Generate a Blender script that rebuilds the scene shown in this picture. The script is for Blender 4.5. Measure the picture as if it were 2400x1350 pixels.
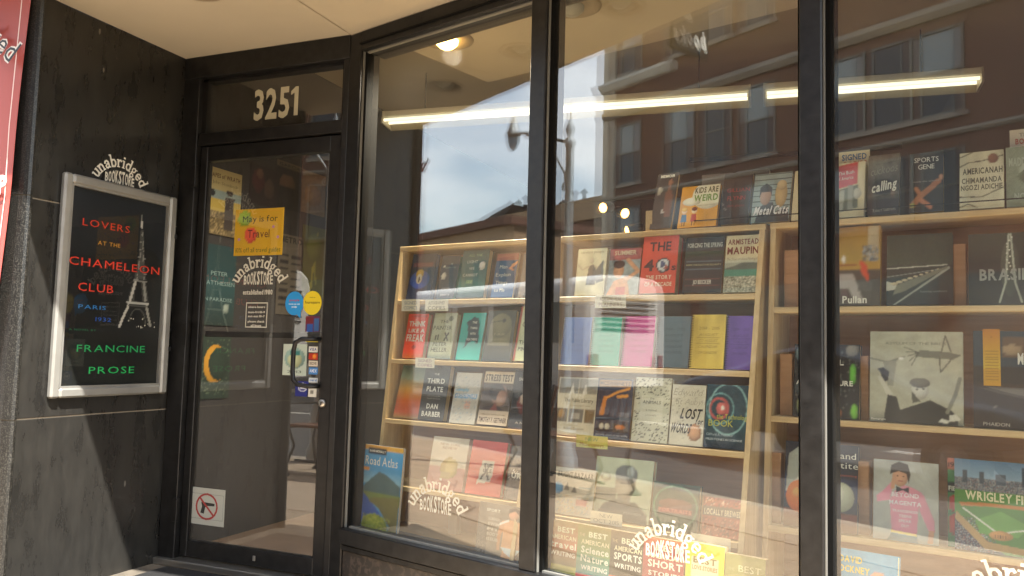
import bpy, bmesh, math, random
import numpy as np
from math import sin, cos, tan, pi, radians, atan2, sqrt
from mathutils import Matrix, Vector

for o in list(bpy.data.objects):
    bpy.data.objects.remove(o)
sc = bpy.context.scene
col = sc.collection
random.seed(7)

# ------------------------------------------------------------------ camera
CAMZ = 1.15
FOC, CX, CY = 1923.7, 1200.0, 675.0          # photograph pixels (2400 x 1350)
YAW, PIT, ROL = radians(22.59), radians(4.449), radians(1.448)
f0 = np.array([-sin(YAW), cos(YAW), 0]); r0 = np.array([cos(YAW), sin(YAW), 0]); u0 = np.array([0, 0, 1.])
FW = f0*cos(PIT)+u0*sin(PIT); UP_ = u0*cos(PIT)-f0*sin(PIT)
RT = r0*cos(ROL)+UP_*sin(ROL); UP = UP_*cos(ROL)-r0*sin(ROL)
CAM = np.array([0, 0, CAMZ])
cd = bpy.data.cameras.new('camera'); cam = bpy.data.objects.new('camera', cd); col.objects.link(cam)
cd.sensor_width = 36; cd.lens = 36*FOC/2400; cd.clip_start = .05; cd.clip_end = 3000
cam.matrix_world = Matrix(((RT[0], UP[0], -FW[0], 0), (RT[1], UP[1], -FW[1], 0), (RT[2], UP[2], -FW[2], CAMZ), (0, 0, 0, 1)))
sc.camera = cam
def ray(px, py):
    return (px-CX)*RT-(py-CY)*UP+FOC*FW

# ------------------------------------------------------------------ light
SUN = Vector((.446, -.346, .825)).normalized()
EL = math.asin(SUN.z); AZ = atan2(SUN.x, SUN.y)
w = bpy.data.worlds.new('World'); sc.world = w; w.use_nodes = True
nt = w.node_tree; nt.nodes.clear()
sky = nt.nodes.new('ShaderNodeTexSky'); sky.sky_type = 'NISHITA'; sky.sun_disc = False
sky.sun_elevation = EL; sky.sun_rotation = AZ; sky.air_density = 1.3; sky.dust_density = .9
tc = nt.nodes.new('ShaderNodeTexCoord'); mp = nt.nodes.new('ShaderNodeMapping'); mp.inputs['Scale'].default_value = (1.3, 1.3, 3.2)
nz = nt.nodes.new('ShaderNodeTexNoise'); nz.inputs['Scale'].default_value = 1.9; nz.inputs['Detail'].default_value = 8; nz.inputs['Roughness'].default_value = .55
rp = nt.nodes.new('ShaderNodeValToRGB'); rp.color_ramp.elements[0].position = .44; rp.color_ramp.elements[1].position = .72; rp.color_ramp.elements[1].color = (.8, .8, .8, 1)
rp.color_ramp.elements[0].color = (.1, .1, .1, 1)
mx = nt.nodes.new('ShaderNodeMix'); mx.data_type = 'RGBA'; mx.inputs[7].default_value = (9.6, 9.6, 9.4, 1)
bg = nt.nodes.new('ShaderNodeBackground'); bg.inputs[1].default_value = .115
ou = nt.nodes.new('ShaderNodeOutputWorld')
nt.links.new(tc.outputs['Generated'], mp.inputs[0]); nt.links.new(mp.outputs[0], nz.inputs[0]); nt.links.new(nz.outputs['Fac'], rp.inputs[0])
nt.links.new(rp.outputs[0], mx.inputs[0]); nt.links.new(sky.outputs[0], mx.inputs[6]); nt.links.new(mx.outputs[2], bg.inputs[0]); nt.links.new(bg.outputs[0], ou.inputs[0])
sl = bpy.data.lights.new('sun', 'SUN'); sl.energy = 3.1; sl.angle = radians(.53); sl.color = (1, .96, .9)
so = bpy.data.objects.new('sun', sl); col.objects.link(so); so.rotation_euler = SUN.to_track_quat('Z', 'Y').to_euler(); so.location = (8, -8, 14)
sc.view_settings.view_transform = 'Standard'; sc.view_settings.look = 'None'; sc.view_settings.gamma = 1
sc.view_settings.use_curve_mapping = False
sc.view_settings.exposure = 2.6
sc.render.engine = 'CYCLES'
cy = sc.cycles; cy.use_denoising = True; cy.max_bounces = 10; cy.transparent_max_bounces = 24; cy.diffuse_bounces = 5; cy.glossy_bounces = 5
cy.caustics_reflective = False; cy.caustics_refractive = False; cy.sample_clamp_indirect = 6
try: cy.denoiser = 'OPENIMAGEDENOISE'
except Exception: pass

# ------------------------------------------------------------------ materials
def lin(h):
    if isinstance(h, str):
        h = h.lstrip('#'); v = [int(h[i:i+2], 16)/255 for i in (0, 2, 4)]
        return tuple(c/12.92 if c <= .04045 else ((c+.055)/1.055)**2.4 for c in v)
    return tuple(h)
MAT = {}
def mat(name, color, rough=.5, metal=0., spec=.5, noise=None, bump=None, emit=None, es=1., scr=None):
    """noise=(scale, amount, detail) mottles the colour; bump=(scale, strength); scr = scratches / dust"""
    if name in MAT: return MAT[name]
    m = bpy.data.materials.new(name); m.use_nodes = True; n = m.node_tree.nodes; l = m.node_tree.links
    b = n['Principled BSDF']; c = lin(color)
    b.inputs['Base Color'].default_value = (*c, 1); b.inputs['Roughness'].default_value = rough
    b.inputs['Metallic'].default_value = metal; b.inputs['Specular IOR Level'].default_value = spec
    t = n.new('ShaderNodeTexCoord')
    if noise:
        x = n.new('ShaderNodeTexNoise'); x.inputs['Scale'].default_value = noise[0]; x.inputs['Detail'].default_value = noise[2] if len(noise) > 2 else 5
        l.new(t.outputs['Object'], x.inputs['Vector'])
        r = n.new('ShaderNodeMapRange'); r.inputs[1].default_value = .25; r.inputs[2].default_value = .75
        r.inputs[3].default_value = 1-noise[1]; r.inputs[4].default_value = 1+noise[1]; l.new(x.outputs['Fac'], r.inputs[0])
        mu = n.new('ShaderNodeMix'); mu.data_type = 'RGBA'; mu.blend_type = 'MULTIPLY'; mu.inputs[0].default_value = 1
        mu.inputs[6].default_value = (*c, 1); l.new(r.outputs[0], mu.inputs[7]); l.new(mu.outputs[2], b.inputs['Base Color'])
        r2 = n.new('ShaderNodeMapRange'); r2.inputs[3].default_value = max(.02, rough*.8); r2.inputs[4].default_value = min(1, rough*1.25)
        l.new(x.outputs['Fac'], r2.inputs[0]); l.new(r2.outputs[0], b.inputs['Roughness'])
    if bump:
        x = n.new('ShaderNodeTexNoise'); x.inputs['Scale'].default_value = bump[0]; x.inputs['Detail'].default_value = 4
        l.new(t.outputs['Object'], x.inputs['Vector']); bp = n.new('ShaderNodeBump'); bp.inputs['Strength'].default_value = bump[1]; bp.inputs['Distance'].default_value = .01
        l.new(x.outputs['Fac'], bp.inputs['Height']); l.new(bp.outputs[0], b.inputs['Normal'])
    if emit:
        b.inputs['Emission Color'].default_value = (*lin(emit), 1); b.inputs['Emission Strength'].default_value = es
    MAT[name] = m; return m

def link_mix(n, l, b, fac, c0, c1):
    mu = n.new('ShaderNodeMix'); mu.data_type = 'RGBA'; mu.inputs[6].default_value = (*lin(c0), 1); mu.inputs[7].default_value = (*lin(c1), 1)
    l.new(fac, mu.inputs[0]); l.new(mu.outputs[2], b.inputs['Base Color']); return mu

# painted print: flat colours carried by the mesh
def print_mat(name, rough, spec=.5):
    m = bpy.data.materials.new(name); m.use_nodes = True; n = m.node_tree.nodes; l = m.node_tree.links
    a = n.new('ShaderNodeAttribute'); a.attribute_name = 'Col'; b = n['Principled BSDF']
    l.new(a.outputs['Color'], b.inputs['Base Color']); b.inputs['Roughness'].default_value = rough; b.inputs['Specular IOR Level'].default_value = spec
    MAT[name] = m; return m
print_mat('gloss_print', .32); print_mat('matt_print', .65, .3); print_mat('vinyl_print', .45, .4)

# thin window glass: clear sheet with Fresnel reflection from its two faces
def glass(name, f0, tint, rough=0., dust=0.):
    m = bpy.data.materials.new(name); m.use_nodes = True; n = m.node_tree.nodes; l = m.node_tree.links; n.clear()
    g = n.new('ShaderNodeNewGeometry'); d = n.new('ShaderNodeVectorMath'); d.operation = 'DOT_PRODUCT'
    l.new(g.outputs['Incoming'], d.inputs[0]); l.new(g.outputs['Normal'], d.inputs[1])
    ab = n.new('ShaderNodeMath'); ab.operation = 'ABSOLUTE'; l.new(d.outputs['Value'], ab.inputs[0])
    om = n.new('ShaderNodeMath'); om.operation = 'SUBTRACT'; om.inputs[0].default_value = 1; l.new(ab.outputs[0], om.inputs[1])
    p5 = n.new('ShaderNodeMath'); p5.operation = 'POWER'; p5.inputs[1].default_value = 5; l.new(om.outputs[0], p5.inputs[0])
    ma = n.new('ShaderNodeMath'); ma.operation = 'MULTIPLY_ADD'; ma.inputs[1].default_value = 1-f0; ma.inputs[2].default_value = f0; l.new(p5.outputs[0], ma.inputs[0])
    tr = n.new('ShaderNodeBsdfTransparent'); tr.inputs[0].default_value = (*tint, 1)
    gl = n.new('ShaderNodeBsdfGlossy'); gl.inputs['Roughness'].default_value = rough
    mi = n.new('ShaderNodeMixShader'); o = n.new('ShaderNodeOutputMaterial')
    l.new(ma.outputs[0], mi.inputs[0]); l.new(tr.outputs[0], mi.inputs[1]); l.new(gl.outputs[0], mi.inputs[2])
    if dust:      # fine dust film, streaky
        tcx = n.new('ShaderNodeTexCoord'); mpx = n.new('ShaderNodeMapping'); mpx.inputs['Scale'].default_value = (6, 6, 1.2); nx_ = n.new('ShaderNodeTexNoise'); nx_.inputs['Scale'].default_value = 1.5; nx_.inputs['Detail'].default_value = 6
        l.new(tcx.outputs['Object'], mpx.inputs[0]); l.new(mpx.outputs[0], nx_.inputs['Vector']); mr = n.new('ShaderNodeMapRange'); mr.inputs[3].default_value = dust*.5; mr.inputs[4].default_value = dust*1.5; l.new(nx_.outputs['Fac'], mr.inputs[0])
        df_ = n.new('ShaderNodeBsdfDiffuse'); df_.inputs[0].default_value = (.78, .72, .62, 1); m3 = n.new('ShaderNodeMixShader'); l.new(mr.outputs[0], m3.inputs[0]); l.new(mi.outputs[0], m3.inputs[1]); l.new(df_.outputs[0], m3.inputs[2]); l.new(m3.outputs[0], o.inputs[0])
    else: l.new(mi.outputs[0], o.inputs[0])
    MAT[name] = m; return m
glass('window_glass', .115, (.95, .96, .94), dust=.025); glass('inner_glass', .11, (.95, .96, .94)); glass('poster_glass', .05, (.97, .97, .96)); glass('far_glass', .25, (.35, .38, .4))

def wood(name, c0, c1, scale=(1.5, 22, 22), rough=.42):
    m = bpy.data.materials.new(name); m.use_nodes = True; n = m.node_tree.nodes; l = m.node_tree.links; b = n['Principled BSDF']
    t = n.new('ShaderNodeTexCoord'); mp = n.new('ShaderNodeMapping'); mp.inputs['Scale'].default_value = scale
    x = n.new('ShaderNodeTexNoise'); x.inputs['Scale'].default_value = 2.2; x.inputs['Detail'].default_value = 7; x.inputs['Distortion'].default_value = .6
    l.new(t.outputs['Object'], mp.inputs[0]); l.new(mp.outputs[0], x.inputs['Vector'])
    r = n.new('ShaderNodeMapRange'); r.inputs[1].default_value = .3; r.inputs[2].default_value = .7; l.new(x.outputs['Fac'], r.inputs[0])
    link_mix(n, l, b, r.outputs[0], c0, c1); b.inputs['Roughness'].default_value = rough; MAT[name] = m
wood('maple', '#ccaf7c', '#e8cf9f', (1.5, 30, 30)); wood('brown_board', '#a67d58', '#bb9068'); wood('bench_wood', '#5a3926', '#7d5236'); wood('maple_side', '#c8aa77', '#e2c896', (30, 30, 1.5))

def granite(name, base, fleck, scale, amt, rough):
    m = bpy.data.materials.new(name); m.use_nodes = True; n = m.node_tree.nodes; l = m.node_tree.links; b = n['Principled BSDF']
    t = n.new('ShaderNodeTexCoord'); x = n.new('ShaderNodeTexNoise'); x.inputs['Scale'].default_value = scale; x.inputs['Detail'].default_value = 3
    l.new(t.outputs['Object'], x.inputs['Vector']); r = n.new('ShaderNodeMapRange'); r.inputs[1].default_value = .5; r.inputs[2].default_value = .62; l.new(x.outputs['Fac'], r.inputs[0])
    r.inputs[4].default_value = amt; link_mix(n, l, b, r.outputs[0], base, fleck); b.inputs['Roughness'].default_value = rough; MAT[name] = m
granite('granite', '#141412', '#4a4741', 190, .7, .4); granite('base_stone', '#2c2723', '#4d443c', 40, .8, .45)

# black wall slabs: polished black with dust, scuffs and scratches
def black_slab():
    m = bpy.data.materials.new('black_slab'); m.use_nodes = True; n = m.node_tree.nodes; l = m.node_tree.links; b = n['Principled BSDF']
    t = n.new('ShaderNodeTexCoord'); x = n.new('ShaderNodeTexNoise'); x.inputs['Scale'].default_value = 6; x.inputs['Detail'].default_value = 12; x.inputs['Roughness'].default_value = .65
    mps = n.new('ShaderNodeMapping'); mps.inputs['Scale'].default_value = (2, 2, .6); l.new(t.outputs['Object'], mps.inputs[0]); l.new(mps.outputs[0], x.inputs['Vector'])
    r = n.new('ShaderNodeMapRange'); r.inputs[1].default_value = .35; r.inputs[2].default_value = .75; l.new(x.outputs['Fac'], r.inputs[0])
    mu = link_mix(n, l, b, r.outputs[0], '#201f1d', '#34322e')
    v = n.new('ShaderNodeTexVoronoi'); v.feature = 'F1'; v.inputs['Scale'].default_value = 9; mp = n.new('ShaderNodeMapping'); mp.inputs['Scale'].default_value = (1, 1, .35); mp.inputs['Rotation'].default_value = (.5, .2, .3)
    l.new(t.outputs['Object'], mp.inputs[0]); l.new(mp.outputs[0], v.inputs['Vector'])
    lt = n.new('ShaderNodeMath'); lt.operation = 'LESS_THAN'; lt.inputs[1].default_value = .05; l.new(v.outputs['Distance'], lt.inputs[0])
    x2 = n.new('ShaderNodeTexNoise'); x2.inputs['Scale'].default_value = 2; l.new(t.outputs['Object'], x2.inputs['Vector'])
    g2 = n.new('ShaderNodeMath'); g2.operation = 'GREATER_THAN'; g2.inputs[1].default_value = .52; l.new(x2.outputs['Fac'], g2.inputs[0])
    an = n.new('ShaderNodeMath'); an.operation = 'MULTIPLY'; l.new(lt.outputs[0], an.inputs[0]); l.new(g2.outputs[0], an.inputs[1])
    m2 = n.new('ShaderNodeMix'); m2.data_type = 'RGBA'; m2.inputs[7].default_value = (.16, .145, .12, 1); l.new(an.outputs[0], m2.inputs[0]); l.new(mu.outputs[2], m2.inputs[6]); l.new(m2.outputs[2], b.inputs['Base Color'])
    rr = n.new('ShaderNodeMapRange'); rr.inputs[3].default_value = .16; rr.inputs[4].default_value = .42; l.new(x.outputs['Fac'], rr.inputs[0]); l.new(rr.outputs[0], b.inputs['Roughness'])
    MAT['black_slab'] = m
black_slab()

def brick_mat(name, c1, c2, mortar, sw=.22, sh=.075):
    m = bpy.data.materials.new(name); m.use_nodes = True; n = m.node_tree.nodes; l = m.node_tree.links; b = n['Principled BSDF']
    t = n.new('ShaderNodeTexCoord'); sp = n.new('ShaderNodeSeparateXYZ'); cb = n.new('ShaderNodeCombineXYZ'); ad = n.new('ShaderNodeMath'); ad.operation = 'ADD'
    l.new(t.outputs['Object'], sp.inputs[0]); l.new(sp.outputs[0], ad.inputs[0]); l.new(sp.outputs[1], ad.inputs[1]); l.new(ad.outputs[0], cb.inputs[0]); l.new(sp.outputs[2], cb.inputs[1])
    k = n.new('ShaderNodeTexBrick'); k.inputs['Scale'].default_value = 1; k.inputs['Brick Width'].default_value = sw; k.inputs['Row Height'].default_value = sh; k.inputs['Mortar Size'].default_value = .006
    k.inputs['Color1'].default_value = (*lin(c1), 1); k.inputs['Color2'].default_value = (*lin(c2), 1); k.inputs['Mortar'].default_value = (*lin(mortar), 1)
    l.new(cb.outputs[0], k.inputs['Vector']); l.new(k.outputs['Color'], b.inputs['Base Color']); b.inputs['Roughness'].default_value = .85; MAT[name] = m
brick_mat('red_brick', '#68402f', '#573526', '#56473b'); brick_mat('tan_brick', '#a98a68', '#9a7c5c', '#8a7a66')

mat('bronze', '#242322', .38, .4, noise=(22, .45, 9), bump=(90, .05)); mat('bronze_dark', '#1d1b19', .45, .3, noise=(8, .3))
mat('bright_metal', '#b9b5ac', .3, .9); mat('silver_frame', '#9c9a93', .38, .5, noise=(14, .08)); mat('gasket', '#121211', .9, spec=.1); mat('glazing_bead', '#8a8880', .4, .3)
mat('soffit_plaster', '#b9af9c', .8, noise=(1.1, .11, 8), bump=(40, .06)); mat('recess_grey', '#8c7f6a', .5); mat('lamp_reflector', '#6d6254', .35, .5)
mat('bulb_lit', '#ffe9c0', .3, emit='#ffb850', es=3.); mat('bulb_core', '#fff3d6', .3, emit='#ffc870', es=5.)
mat('tube_lit', '#fff6d8', .3, emit='#fff4d2', es=.32); mat('white_enamel', '#d9d2bd', .4); mat('fixture_side', '#b3a788', .5)
mat('page_cream', '#cbb893', .8, noise=(120, .12)); mat('page_white', '#d8d2c2', .8, noise=(120, .1)); mat('page_yellow', '#c9a52c', .7); mat('page_blue', '#3c5c8c', .5); mat('page_grey', '#8f9096', .7); mat('page_teal', '#4f9c98', .6)
mat('coil_black', '#161616', .4, .3); mat('card_white', '#dad6c8', .7); mat('clear_black', '#1c1c1c', .4)
mat('shop_wall_dark', '#2d2a28', .8, noise=(2, .2)); mat('shop_ceiling', '#9c9078', .85); mat('shop_floor', '#5b4a3b', .6, noise=(3, .2)); mat('display_floor', '#b0936a', .6, noise=(4, .12))
mat('paving_joint', '#94836c', .9); mat('sidewalk', '#ab987f', .85, noise=(5, .14), bump=(60, .1)); mat('slab_joint', '#857a69', .9); mat('asphalt', '#4a4844', .9, noise=(30, .2)); mat('curb', '#a89d8a', .85, noise=(6, .1)); mat('ground', '#6b6557', .95); mat('entry_shade_tone', '#5f574b', .9, noise=(9, .3, 9), bump=(60, .2))  # entry tone is darkened concrete, dimming the sunlit ground by the door
mat('road_paint', '#cfcabd', .8); mat('rubber_mat', '#1b1a19', .8, bump=(300, .5))
mat('limestone', '#b7ac98', .8, noise=(2, .1)); mat('white_trim', '#c9c3b5', .7); mat('window_dark', '#1d2023', .12); mat('window_blind', '#7f8685', .4); mat('belt_stone', '#877d70', .85, noise=(2, .15)); mat('sash', '#5a5a52', .5)
mat('roof_dark', '#3c3836', .8); mat('iron', '#1c1d1c', .5, .4); mat('iron_grey', '#a9b1b3', .5, .2); mat('lantern_glass', '#8f928c', .35)
mat('van_white', '#e2ddd2', .35); mat('car_dark', '#30343a', .25, .3); mat('car_glass', '#0e1114', .08); mat('tyre', '#141414', .85); mat('rim', '#8b8d90', .35, .7); mat('lamp_red', '#9c1f18', .3)
mat('upper_brick', '#8a6a52', .85, noise=(3, .12)); mat('awning_dark', '#3a2b24', .7); mat('sign_black', '#171614', .4); mat('leg_grey', '#aaa294', .6)

# ------------------------------------------------------------------ mesh helpers
def link(o, parent=None):
    col.objects.link(o)
    if parent is not None: o.parent = parent
    return o
def tag(o, label=None, cat=None, group=None, kind=None):
    if label: o['label'] = label
    if cat: o['category'] = cat
    if group: o['group'] = group
    if kind: o['kind'] = kind
    return o
def empty(name, M=None, label=None, cat=None, group=None):
    o = bpy.data.objects.new(name, None); o.empty_display_size = .05; link(o)
    if M is not None: o.matrix_world = M
    return tag(o, label, cat, group)
class MB:
    def __init__(s): s.v = []; s.f = []; s.sm = []
    def add(s, vs, fs, smooth=False):
        b = len(s.v); s.v += [tuple(map(float, p)) for p in vs]; s.f += [tuple(b+i for i in f) for f in fs]; s.sm += [smooth]*len(fs); return s
    def box(s, x0, x1, y0, y1, z0, z1):
        if x0 > x1: x0, x1 = x1, x0
        if y0 > y1: y0, y1 = y1, y0
        if z0 > z1: z0, z1 = z1, z0
        return s.add([(x0,y0,z0),(x1,y0,z0),(x1,y1,z0),(x0,y1,z0),(x0,y0,z1),(x1,y0,z1),(x1,y1,z1),(x0,y1,z1)],
                     [(0,3,2,1),(4,5,6,7),(0,1,5,4),(1,2,6,5),(2,3,7,6),(3,0,4,7)])
    def cbox(s, x0, x1, y0, y1, z0, z1, c=.003):
        """box with chamfered edges"""
        if x0 > x1: x0, x1 = x1, x0
        if y0 > y1: y0, y1 = y1, y0
        if z0 > z1: z0, z1 = z1, z0
        c = min(c, (x1-x0)*.3, (y1-y0)*.3, (z1-z0)*.3)
        bm = bmesh.new(); bmesh.ops.create_cube(bm, size=1)
        for p in bm.verts: p.co = Vector(((x0+x1)/2+p.co.x*(x1-x0), (y0+y1)/2+p.co.y*(y1-y0), (z0+z1)/2+p.co.z*(z1-z0)))
        bmesh.ops.bevel(bm, geom=list(bm.edges), offset=c, segments=1, affect='EDGES')
        bm.verts.index_update(); s.add([p.co for p in bm.verts], [[q.index for q in f.verts] for f in bm.faces]); bm.free(); return s
    def prism(s, poly, axis, a, b):
        """poly of 2D points extruded along axis ('x','y','z') from a to b"""
        def P(p, t):
            return {'x': (t, p[0], p[1]), 'y': (p[0], t, p[1]), 'z': (p[0], p[1], t)}[axis]
        n = len(poly); vs = [P(p, a) for p in poly]+[P(p, b) for p in poly]
        return s.add(vs, [tuple(range(n))[::-1], tuple(range(n, 2*n))]+[(i, (i+1) % n, n+(i+1) % n, n+i) for i in range(n)])
    def tube(s, pts, r, n=8, closed=False, cap=True):
        pts = [Vector(p) for p in pts]; rs = r if isinstance(r, (list, tuple)) else [r]*len(pts); rings = []; m = len(pts)
        up = Vector((0, 0, 1))
        prev = None
        for i, p in enumerate(pts):
            d = (pts[(i+1) % m]-pts[i-1]) if closed else (pts[min(i+1, m-1)]-pts[max(i-1, 0)])
            d.normalize()
            if prev is None:
                a = d.cross(up if abs(d.z) < .95 else Vector((1, 0, 0))).normalized()
            else:
                a = (prev-d*prev.dot(d)).normalized()
            prev = a; b = d.cross(a)
            rings.append([p+(a*cos(2*pi*k/n)+b*sin(2*pi*k/n))*rs[i] for k in range(n)])
        vs = [q for g in rings for q in g]; fs = []
        for i in range(m if closed else m-1):
            j = (i+1) % m
            for k in range(n): fs.append((i*n+k, i*n+(k+1) % n, j*n+(k+1) % n, j*n+k))
        if cap and not closed: fs += [tuple(range(n))[::-1], tuple((m-1)*n+k for k in range(n))]
        return s.add(vs, fs, True)
    def lathe(s, prof, c=(0, 0, 0), n=20, axis='z'):
        vs = []; fs = []; m = len(prof)
        for r_, h in prof:
            for k in range(n):
                a = 2*pi*k/n; x, y = r_*cos(a), r_*sin(a)
                vs.append((c[0]+x, c[1]+y, c[2]+h) if axis == 'z' else (c[0]+x, c[1]+h, c[2]+y) if axis == 'y' else (c[0]+h, c[1]+x, c[2]+y))
        for i in range(m-1):
            for k in range(n): fs.append((i*n+k, i*n+(k+1) % n, (i+1)*n+(k+1) % n, (i+1)*n+k))
        return s.add(vs, fs, True)
    def disc(s, c, r, n=20, axis='z', ry=None):
        ry = ry or r
        vs = [(c[0]+r*cos(2*pi*k/n), c[1]+ry*sin(2*pi*k/n), c[2]) if axis == 'z' else (c[0]+r*cos(2*pi*k/n), c[1], c[2]+ry*sin(2*pi*k/n)) for k in range(n)]
        return s.add(vs, [tuple(range(n))])
    def ball(s, c, r, n=10, sz=1):
        prof = [(r*sin(pi*i/n)+1e-5, -r*cos(pi*i/n)*sz) for i in range(n+1)]
        return s.lathe(prof, c, 14)
    def build(s, name, m, parent=None, M=None, bevel=0):
        me = bpy.data.meshes.new(name); me.from_pydata(s.v, [], s.f); me.polygons.foreach_set('use_smooth', s.sm); me.update()
        bm = bmesh.new(); bm.from_mesh(me); bmesh.ops.recalc_face_normals(bm, faces=bm.faces); bm.to_mesh(me); bm.free()
        me.materials.append(MAT[m] if isinstance(m, str) else m)
        o = bpy.data.objects.new(name, me); link(o, parent)
        if M is not None: o.matrix_world = M
        if bevel:
            b = o.modifiers.new('bevel', 'BEVEL'); b.width = bevel; b.segments = 2; b.limit_method = 'ANGLE'
        return o
def copy_tree(o, parent=None):
    c = o.copy(); col.objects.link(c); c.parent = parent
    for ch in o.children: copy_tree(ch, c)
    return c

# ------------------------------------------------------------------ frames (local x right, y away from the viewer, z up)
def frame(o, X, Y):
    X = Vector(X).normalized(); Y = Vector(Y).normalized(); Z = Vector((0, 0, 1))
    return Matrix(((X.x, Y.x, Z.x, o[0]), (X.y, Y.y, Z.y, o[1]), (X.z, Y.z, Z.z, o[2]), (0, 0, 0, 1)))
def lray(M, px, py):
    I = np.array(M.inverted()); o = I[:3, :3]@CAM+I[:3, 3]; d = I[:3, :3]@ray(px, py); return o, d
def on(M, px, py, depth=0.):
    o, d = lray(M, px, py); k = (depth-o[1])/d[1]; p = o+k*d; return float(p[0]), float(p[2])
WX = -3.383; DY = 3.4; CEIL = 2.712
G = radians(16); S = radians(10.66)
GT = (cos(G), -sin(G), 0); GN = (sin(G), cos(G), 0); GD = GN[0]*-1.165+GN[1]*3.09
ST = (cos(S), -sin(S), 0); SN = (sin(S), cos(S), 0)
FD = frame((WX, DY, 0), (1, 0, 0), (0, 1, 0))
FG = frame((GN[0]*GD, GN[1]*GD, 0), GT, GN)
FWALL = frame((WX, 0, 0), (0, 1, 0), (-1, 0, 0))
FS = frame((SN[0]*3.17, SN[1]*3.17, 0), ST, SN)
FST = frame((0, 2.43, 0), (1, 0, 0), (0, 1, 0))

# ------------------------------------------------------------------ lettering
GLY = {}
def load_glyphs():
    chars = sorted(set('ABCDEFGHIJKLMNOPQRSTUVWXYZabcdefghijklmnopqrstuvwxyz0123456789.,-&%:/!#+'))
    obs = []
    for st, off in (('r', 0.), ('b', .028), ('t', -.016), ('h', .05)):
        for ch in chars:
            c = bpy.data.curves.new('g', 'FONT'); c.body = ch; c.resolution_u = 2; c.offset = off; c.fill_mode = 'FRONT'
            o = bpy.data.objects.new('g', c); col.objects.link(o); obs.append((st, ch, o))
    dg = bpy.context.evaluated_depsgraph_get(); dg.update()
    for st, ch, o in obs:
        me = bpy.data.meshes.new_from_object(o.evaluated_get(dg))
        v = np.array([p.co[:2] for p in me.vertices]) if len(me.vertices) else np.zeros((0, 2))
        GLY[st, ch] = (v, [tuple(p.vertices) for p in me.polygons])
        bpy.data.meshes.remove(me)
    for st, ch, o in obs:
        c = o.data; bpy.data.objects.remove(o); bpy.data.curves.remove(c)
load_glyphs()
CAPH = float(GLY['r', 'H'][0][:, 1].max())
def text_polys(s, style='r', track=.0):
    """list of (verts2d, faces), unit cap height, starting at x = 0; returns width"""
    x = 0.; out = []
    for ch in s:
        if ch == ' ' or (style, ch) not in GLY: x += .38+track; continue
        v, f = GLY[style, ch]
        if not len(v): x += .35; continue
        mn, mxx = v[:, 0].min(), v[:, 0].max()
        q = (v-[mn, 0])/CAPH; out.append((q+[x, 0], f)); x += (mxx-mn)/CAPH+.13+track
    return out, max(x-.13-track, .01)

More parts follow.
